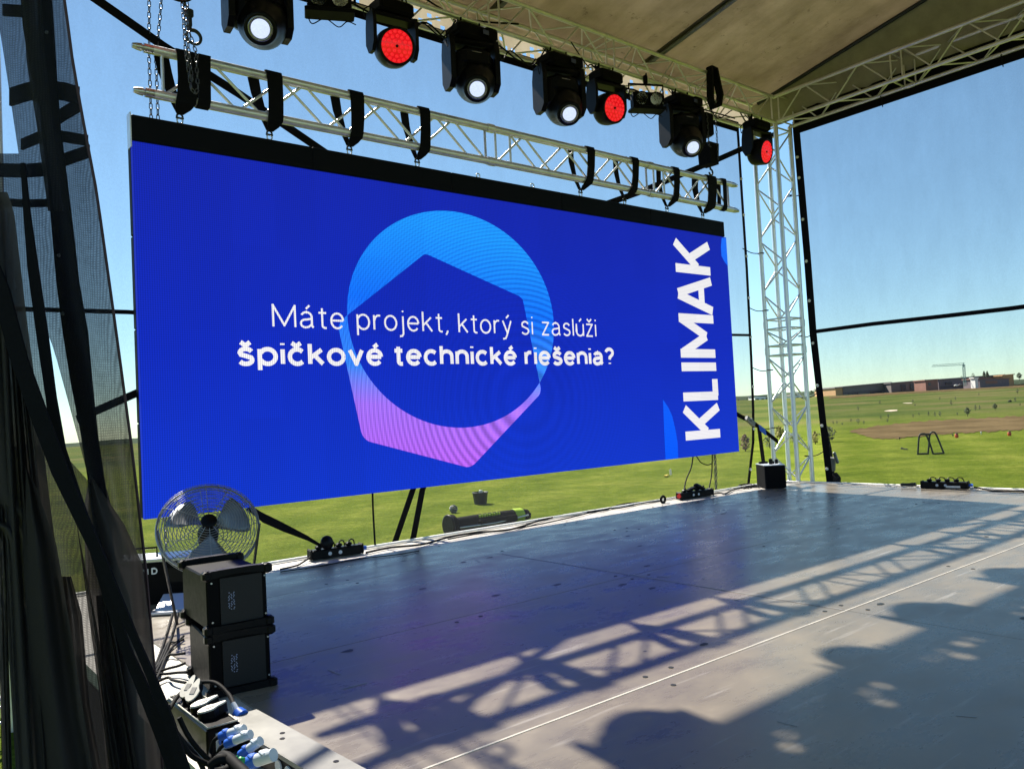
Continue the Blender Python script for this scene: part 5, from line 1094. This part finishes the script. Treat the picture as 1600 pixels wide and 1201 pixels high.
for (px, py, lab, c_) in ((1495, 684, 'brown barrel marker on the grass just right of the arched stand', 0), (1577.5, 681, 'brown barrel marker on the grass at the far right', 0)):
    q = ground_at(px, py); k_ = (q-EYE).dot(FW)/FPX; t = thing('barrel_marker', lab, 'marker', q, 0, 'brown markers on the golf grass')
    b = MB(); b.lathe([(2.0*k_, 0), (2.7*k_, 2*k_), (2.5*k_, 5.5*k_), (2.0*k_, 6*k_)], None, 14); b.build('body', 'orange_marker', t, False)
    b = MB(); b.lathe([(2.1*k_, 5.9*k_), (1.8*k_, 7.2*k_), (.4*k_, 7.6*k_)], None, 14); b.build('cap', 'trunk_bark', t, False)
for (px, py, lab, mt_) in ((1489, 682, 'dark short post beside the nearer brown barrel marker', 'dark_metal'), (1533, 678.5, 'white ball-topped post between the two brown markers', 'white_paint'), (1406, 687, 'tiny brown post at the edge of the bare soil', 'trunk_bark')):
    q = ground_at(px, py); k_ = (q-EYE).dot(FW)/FPX; b = MB(); b.lathe([(.5*k_, 0), (.5*k_, 2*k_), (1.1*k_, 2.6*k_), (1.1*k_, 3.8*k_), (.2*k_, 4.4*k_)], Matrix.Translation(q), 10); tag(b.build('marker_post', mt_), lab, 'post')
# ---- young trees and bushes on the course
mk('leaf_dark', (.03, .055, .02), .8, 0, .4, 2); mk('leaf_mid', (.055, .085, .025), .8, 0, .4, 2); mk('leaf_brown', (.16, .09, .04), .8, 0, .3, 2); mk('leaf_yellow', (.22, .2, .03), .8, 0, .3, 2)
def tree(px, py, hpx, kind, lab, name='young_tree', group=None, wide=1.0, far=None):
    q = ground_at(px, py) if far is None else Vector(EYE+ray(px, py)*far); k_ = (q-EYE).dot(FW)/FPX; H = hpx*k_; rnd = random.Random(int(px*13+py))
    t = thing(name, lab, 'bush' if 'bush' in name else 'tree', q, 0, group)
    b = MB(); b.tube((0, 0, 0), (0, 0, H*.5), H*.035, 6, H*.015)
    for i in range(4): a = i*1.6; b.tube((0, 0, H*(.25+.06*i)), (math.cos(a)*H*.18, math.sin(a)*H*.18, H*(.5+.07*i)), H*.012, 5, H*.006)
    b.build('trunk', 'trunk_bark', t, False)
    b = MB(); n_ = 420 if hpx > 10 else 110; cone = kind == 'cone'
    for i in range(n_):
        u = rnd.random(); z_ = (.12+.88*u)*H if cone or 'bush' in name else (.3+.7*u)*H
        rm = (1-u)*.32+.03 if cone else .34*math.sin(math.pi*min(1, max(.08, u*.9+.1)))**.7
        a = rnd.random()*6.28; rr = rm*H*math.sqrt(rnd.random())*wide*(.7+.5*rnd.random()); c = Vector((rr*math.cos(a), rr*math.sin(a), z_)); s_ = H*.06*(.6+rnd.random()*.9)
        e1 = Vector((rnd.gauss(0, 1), rnd.gauss(0, 1), rnd.gauss(0, 1))).normalized(); e2 = e1.orthogonal().normalized()
        b.add([c+e1*s_, c+e2*s_*.6, c-e1*s_, c-e2*s_*.6], [(0, 1, 2, 3)])
    b.build('crown', {'cone': 'leaf_dark', 'dark': 'leaf_dark', 'mid': 'leaf_mid', 'brown': 'leaf_brown', 'yellow': 'leaf_yellow'}[kind], t, False)
mk('leaf_line', (.035, .05, .025), .9, 0, .3, .3, spec=0)
def tree_line(px0, py0, px1, py1, hpx, d, n_=700):
    b = MB(); rnd = random.Random(int(px0))
    for i in range(n_):
        u = rnd.random(); q = EYE+ray(lerp(px0, px1, u), lerp(py0, py1, u))*(d+rnd.random()*12); k_ = d/FPX; hh = hpx*k_*(.55+.45*math.sin(u*23+px0)*math.sin(u*57)); c = q+Z*(rnd.random()**.7*hh)
        s_ = .8*k_*(.5+rnd.random()); e1 = Vector((rnd.gauss(0, 1), rnd.gauss(0, 1), rnd.gauss(0, 1))).normalized(); e2 = e1.orthogonal().normalized(); b.add([c+e1*s_, c+e2*s_, c-e1*s_, c-e2*s_], [(0, 1, 2, 3)])
    o_ = b.build('distant_wood', 'leaf_line'); return tag(o_, kind='stuff')
tree_line(1146, 634, 1180, 633, 11, 520); tree_line(1262, 617, 1306, 614, 9, 560, 500)
T1, T2, T3 = 'on the left part of the slope', 'on the middle of the slope', 'on the right part of the slope'
trs = [(1375, 631.5, 5, 'dark', 'dark speck of a sapling highest on the slope below the grey warehouse', ''), (1341, 641.5, 6, 'mid', 'pale sapling alone above the left end of the soil strip', ''), (1376.5, 655, 5, 'dark', 'dark sapling left of the double sapling below the long bunker', ''),
       (1388, 654, 6.5, 'mid', 'paler sapling right below the long sand bunker', ''), (1427, 653, 5, 'mid', 'pale sapling just left of the row of three dark ones', ''), (1436, 649.5, 4, 'dark', 'low dark sapling left of the three dark ones in a row', ''),
       (1451, 649.5, 6.5, 'cone', 'first of three dark saplings in a row above the arched stand', ''), (1461, 650.5, 6.5, 'cone', 'middle one of three dark saplings in a row above the arched stand', ''), (1469, 651, 7.5, 'dark', 'round last of three dark saplings in a row above the arched stand', ''),
       (1496, 649.5, 4.5, 'mid', 'small pale sapling left of the tall round-crowned one', ''), (1512, 650.5, 12, 'mid', 'tallest sapling with a round crown on thin trunk above the soil strip', ''), (1524.5, 641, 8, 'cone', 'dark cone-shaped sapling right above the tallest one', ''),
       (1531, 640, 6, 'cone', 'smaller cone-shaped sapling touching the larger cone', ''), (1555, 641, 9, 'mid', 'broad pale sapling between the cone pair and the right edge', ''), (1486.5, 633, 7, 'cone', 'narrow dark sapling standing alone high on the slope below the crane', ''),
       (1493, 625, 4.5, 'dark', 'dark sapling close under the crane foot', ''), (1468.5, 625, 4.5, 'mid', 'pale sapling high on the slope below the brick block', ''), (1529.5, 618, 3.5, 'dark', 'tiny dark sapling highest of all below the white stair tower', ''),
       (1590, 615.5, 7, 'dark', 'dark round sapling uppermost near the right picture edge', ''), (1586.5, 627.5, 6.5, 'cone', 'dark cone sapling just right of the golf cart', ''), (1426.5, 629, 4.5, 'dark', 'dark sapling at the right end of the small upper bunker', ''),
       (1430, 635, 4, 'mid', 'pale sapling just below the small upper bunker', ''), (1302, 663, 5, 'dark', 'dark sapling first in the low row right of the mesh hem', ''), (1308, 663, 5, 'mid', 'pale sapling second in the low row right of the mesh hem', ''),
       (1316, 664.5, 4, 'mid', 'smallest pale sapling in the low row right of the mesh hem', ''), (1330, 660, 5, 'mid', 'pale sapling before the tall one near the soil strip tip', ''), (1341, 663, 8, 'mid', 'tall pale sapling above the left tip of the soil strip', ''),
       (1350, 663, 5, 'dark', 'dark low sapling directly above the soil strip tip', ''), (1387, 660, 5, 'dark', 'dark sapling closest to the upper soil strip edge', ''), (1594, 634.5, 4, 'mid', 'pale low sapling below the golf cart at the right edge', '')]
for (px, py, hp, kd, lb, _) in trs: tree(px, py, hp*1.15, kd, lb, 'sapling', group='saplings on the slope between soil strip and ridge')
tree(1294, 690, 24, 'dark', 'dark bush on the grass just right of the mesh hem', 'bush', wide=1.5)
tree(1288, 668, 12, 'mid', 'dark bush higher up the slope right of the mesh hem', 'bush', wide=1.0)
tree(1165, 705, 26, 'brown', 'rusty brown bush right of the screen corner', 'bush', wide=.9)
tree(1203, 700, 20, 'dark', 'dark green bush behind the black case', 'bush', wide=1.6)
tree(1219, 690, 24, 'yellow', 'yellowish young tree behind the corner tower', 'young_tree')
tree(1274, 694, 20, 'yellow', 'yellow bush between the corner tower and mesh hem', 'bush', wide=1.0)
tree(1243, 693, 18, 'dark', 'dark bush behind the legs of the corner tower', 'bush', wide=1.5)
# ---- far buildings
def flat_building(name, lab, px0, py0, px1, py1, h0, h1, d0, d1, wall, roof, depth=30, doors=(), cat='building'):
    A = EYE+ray(px0, py0)*d0; B = EYE+ray(px1, py1)*d1; t = thing(name, lab, cat, A); n_ = Vector((FW.x, FW.y, 0)).normalized()*depth; k0, k1 = d0/FPX, d1/FPX
    At, Bt = A+Z*h0*k0, B+Z*h1*k1; b = MB(); dn = Z*-4
    b.add([A+dn, B+dn, Bt, At, A+n_+dn, B+n_+dn, Bt+n_, At+n_], [(0, 1, 2, 3), (5, 4, 7, 6), (4, 0, 3, 7), (1, 5, 6, 2)]); b.build('wall', wall, t)
    b = MB(); e = (B-A).normalized()*.6; b.add([At-e-n_*.02, Bt+e-n_*.02, Bt+e+n_*1.02, At-e+n_*1.02], [(0, 1, 2, 3)]); b.v += [v+Z*.5 for v in b.v]; b.f += [(7, 6, 5, 4), (0, 4, 5, 1), (1, 5, 6, 2), (2, 6, 7, 3), (3, 7, 4, 0)]; b.sm += [False]*5; b.build('roof', roof, t)
    for (u0_, u1_, v0, v1, mt_) in doors:
        b = MB(); c = lambda u, v: A+(B-A)*u+Z*(lerp(h0*k0, h1*k1, u)*v)-n_*.004
        P4 = [c(u0_, v0), c(u1_, v0), c(u1_, v1), c(u0_, v1)]; b.add(P4+[p-n_*.006 for p in P4], [(0, 1, 2, 3), (7, 6, 5, 4), (0, 4, 5, 1), (1, 5, 6, 2), (2, 6, 7, 3), (3, 7, 4, 0)]); b.build('door' if v0 < .05 else 'window', mt_, t)
    return t
mk('wall_greige', (.2, .17, .165), .8, 0, .15, .1); mk('wall_violet', (.17, .14, .16), .8, 0, .15, .1); mk('wall_brick', (.26, .13, .1), .8, 0, .2, .2); mk('wall_ochre', (.5, .3, .14), .8, 0, .1, .2); mk('wall_white', (.7, .7, .68), .7, 0, .05, .3)
mk('roof_grey', (.22, .2, .2), .8, 0, .1, .2); mk('roof_dark', (.08, .08, .09), .8, 0, .2, .2); mk('glass_dark', (.04, .05, .07), .2)
D = 430
flat_building('warehouse', 'long low grey building under construction on the ridge, left section', 1318, 618, 1392, 614, 13, 16, D, D+10, 'wall_greige', 'roof_grey', 40, [(.02, .98, .32, .36, 'roof_dark'), (.1, .3, .0, .25, 'glass_dark'), (.55, .8, 0, .25, 'glass_dark')])
flat_building('warehouse', 'middle section of the long building with dark glazed openings and stair walls', 1393, 614, 1446, 609.5, 15, 15, D, D+10, 'wall_greige', 'roof_grey', 40, [(.28, .42, .2, .8, 'glass_dark'), (.55, .7, .2, .8, 'glass_dark'), (.0, .9, .0, .15, 'roof_dark')])
flat_building('brick_block', 'small brick-red block standing in front of the long building', 1447, 608, 1466, 605.5, 13.5, 12, D-15, D-13, 'wall_brick', 'wall_brick', 12, [(.2, .4, .4, .7, 'glass_dark')])
flat_building('warehouse', 'violet grey right section of the long building behind the crane', 1467, 606.5, 1569, 600, 13, 14, D+5, D+10, 'wall_violet', 'roof_grey', 40, [(.0, .5, .1, .2, 'roof_dark'), (.55, .95, .35, .45, 'wall_brick'), (.1, .2, .4, .7, 'glass_dark')])
flat_building('low_shed', 'brownish low shed with red wall strip in front of the right section', 1531, 602, 1577, 600, 10, 8, D-20, D-20, 'wall_violet', 'wall_brick', 15, [(.2, .6, .2, .7, 'wall_brick')])
flat_building('site_tower', 'small white stair tower between crane and ochre block', 1524, 602, 1528.5, 602, 11, 11, D-25, D-25, 'wall_white', 'wall_white', 4)
flat_building('ochre_block', 'ochre block at the right end of the long building', 1568, 594, 1584, 592, 7, 6.5, D, D, 'wall_ochre', 'wall_ochre', 12)
flat_building('end_wall', 'pale ochre end wall at the left end of the long building', 1306, 617.5, 1317, 617.5, 11, 12, D, D, 'wall_ochre', 'roof_grey', 30)
flat_building('white_house', 'white house with dark window rows seen through the tower gap', 1180, 628, 1197, 628, 9, 9, D, D, 'wall_white', 'roof_dark', 12, [(.1, .35, .3, .6, 'glass_dark'), (.6, .85, .3, .6, 'glass_dark')], 'house')
flat_building('pale_house', 'pale low house right of the white one behind the tower lattice', 1199, 627, 1213, 627, 5, 5, D, D, 'wall_white', 'roof_grey', 12, [(.3, .5, .2, .6, 'glass_dark')], 'house')
flat_building('pale_house', 'pale low house seen between the right-hand tower legs', 1240, 624, 1256, 623, 6, 6, D, D, 'wall_white', 'roof_grey', 12, [(.3, .5, .2, .6, 'glass_dark')], 'house')
k_ = D*.97/FPX; cb_ = EYE+ray(1508, 603)*D*.97; cr_ = thing('tower_crane', 'thin tower crane with long jib above the far building', 'crane', cb_)
b = MB(); q0 = [Vector((sx*.7, sy*.7, 0)) for sx, sy in ((-1, -1), (1, -1), (1, 1), (-1, 1))]
for v in q0: b.tube(cb_+v*.7, cb_+v*.7+Z*34*k_, .09, 5)
for i in range(10):
    for j in range(4): b.tube(cb_+q0[j]*.7+Z*(3.4*k_*i), cb_+q0[(j+1) % 4]*.7+Z*(3.4*k_*(i+1)), .06, 4)
b.tube(cb_+Z*30*k_, cb_+Z*37*k_, .35, 6, .1); mk('crane_teal', (.2, .35, .33), .6); b.build('mast', 'crane_teal', cr_)
b = MB(); s_ = -RT; s_ = Vector((s_.x, s_.y, .0)).normalized(); j0 = cb_+Z*33*k_; b.tube(j0-s_*2*k_, j0+s_*50*k_, .12, 5); b.tube(j0-s_*2*k_+Z*1.0, j0+s_*48*k_+Z*.8, .09, 5)
for i in range(20): b.tube(j0+s_*(2.5*i)*k_+Z*(.9*(i % 2)), j0+s_*(2.5*(i+1))*k_+Z*(.9*((i+1) % 2)), .06, 4)
b.build('jib', 'crane_teal', cr_)
for (px, py, hp, kd, lab) in ((1521, 592, 7, 'dark', 'dark tree rising behind the roof right of the crane'), (1538, 590, 8, 'cone', 'tall narrow pair-like tree behind the roof, left of the ochre block'), (1543, 590, 8, 'cone', 'tall narrow tree behind the roof nearest the ochre block'), (1503, 594, 5, 'dark', 'small tree behind the roof left of the crane mast'), (1593, 594, 9, 'dark', 'round tree right of the ochre block'), (1181, 629, 5, 'dark', 'dark tree left of the white house')):
    tree(px, py, hp*1.3, kd, lab, 'ridge_tree', far=D*.985)
for (px, py, c_, lab) in ((1494, 603.5, 'white_paint', 'white van parked before the long building left of the crane'), (1500, 603, 'wall_greige', 'grey van parked before the long building by the crane foot'), (1578, 628, 'dark_metal', 'dark golf cart on the slope at the far right')):
    q = EYE+ray(px, py)*(D-25) if py < 610 else ground_at(px, py); k_ = (q-EYE).dot(FW)/FPX; t = thing('parked_van' if py < 610 else 'golf_cart', lab, 'van' if py < 610 else 'cart', q)
    b = MB(); r_ = rotm(0, 0, math.atan2(RT.y, RT.x)); b.box((0, 0, 1.3*k_), (6*k_, 3*k_, 1.9*k_), r_, .2); b.box(r_ @ Vector((.4*k_, 0, 2.5*k_)), (3.6*k_, 2.6*k_, 1.2*k_), r_, .2); b.build('body', c_, t, False)
    for sx in (-1.8, 1.8): b = MB(); b.tube(r_ @ Vector((sx*k_, -1.5*k_, .5*k_)), r_ @ Vector((sx*k_, 1.5*k_, .5*k_)), .5*k_, 10); b.build('wheel', 'rubber', t, False)
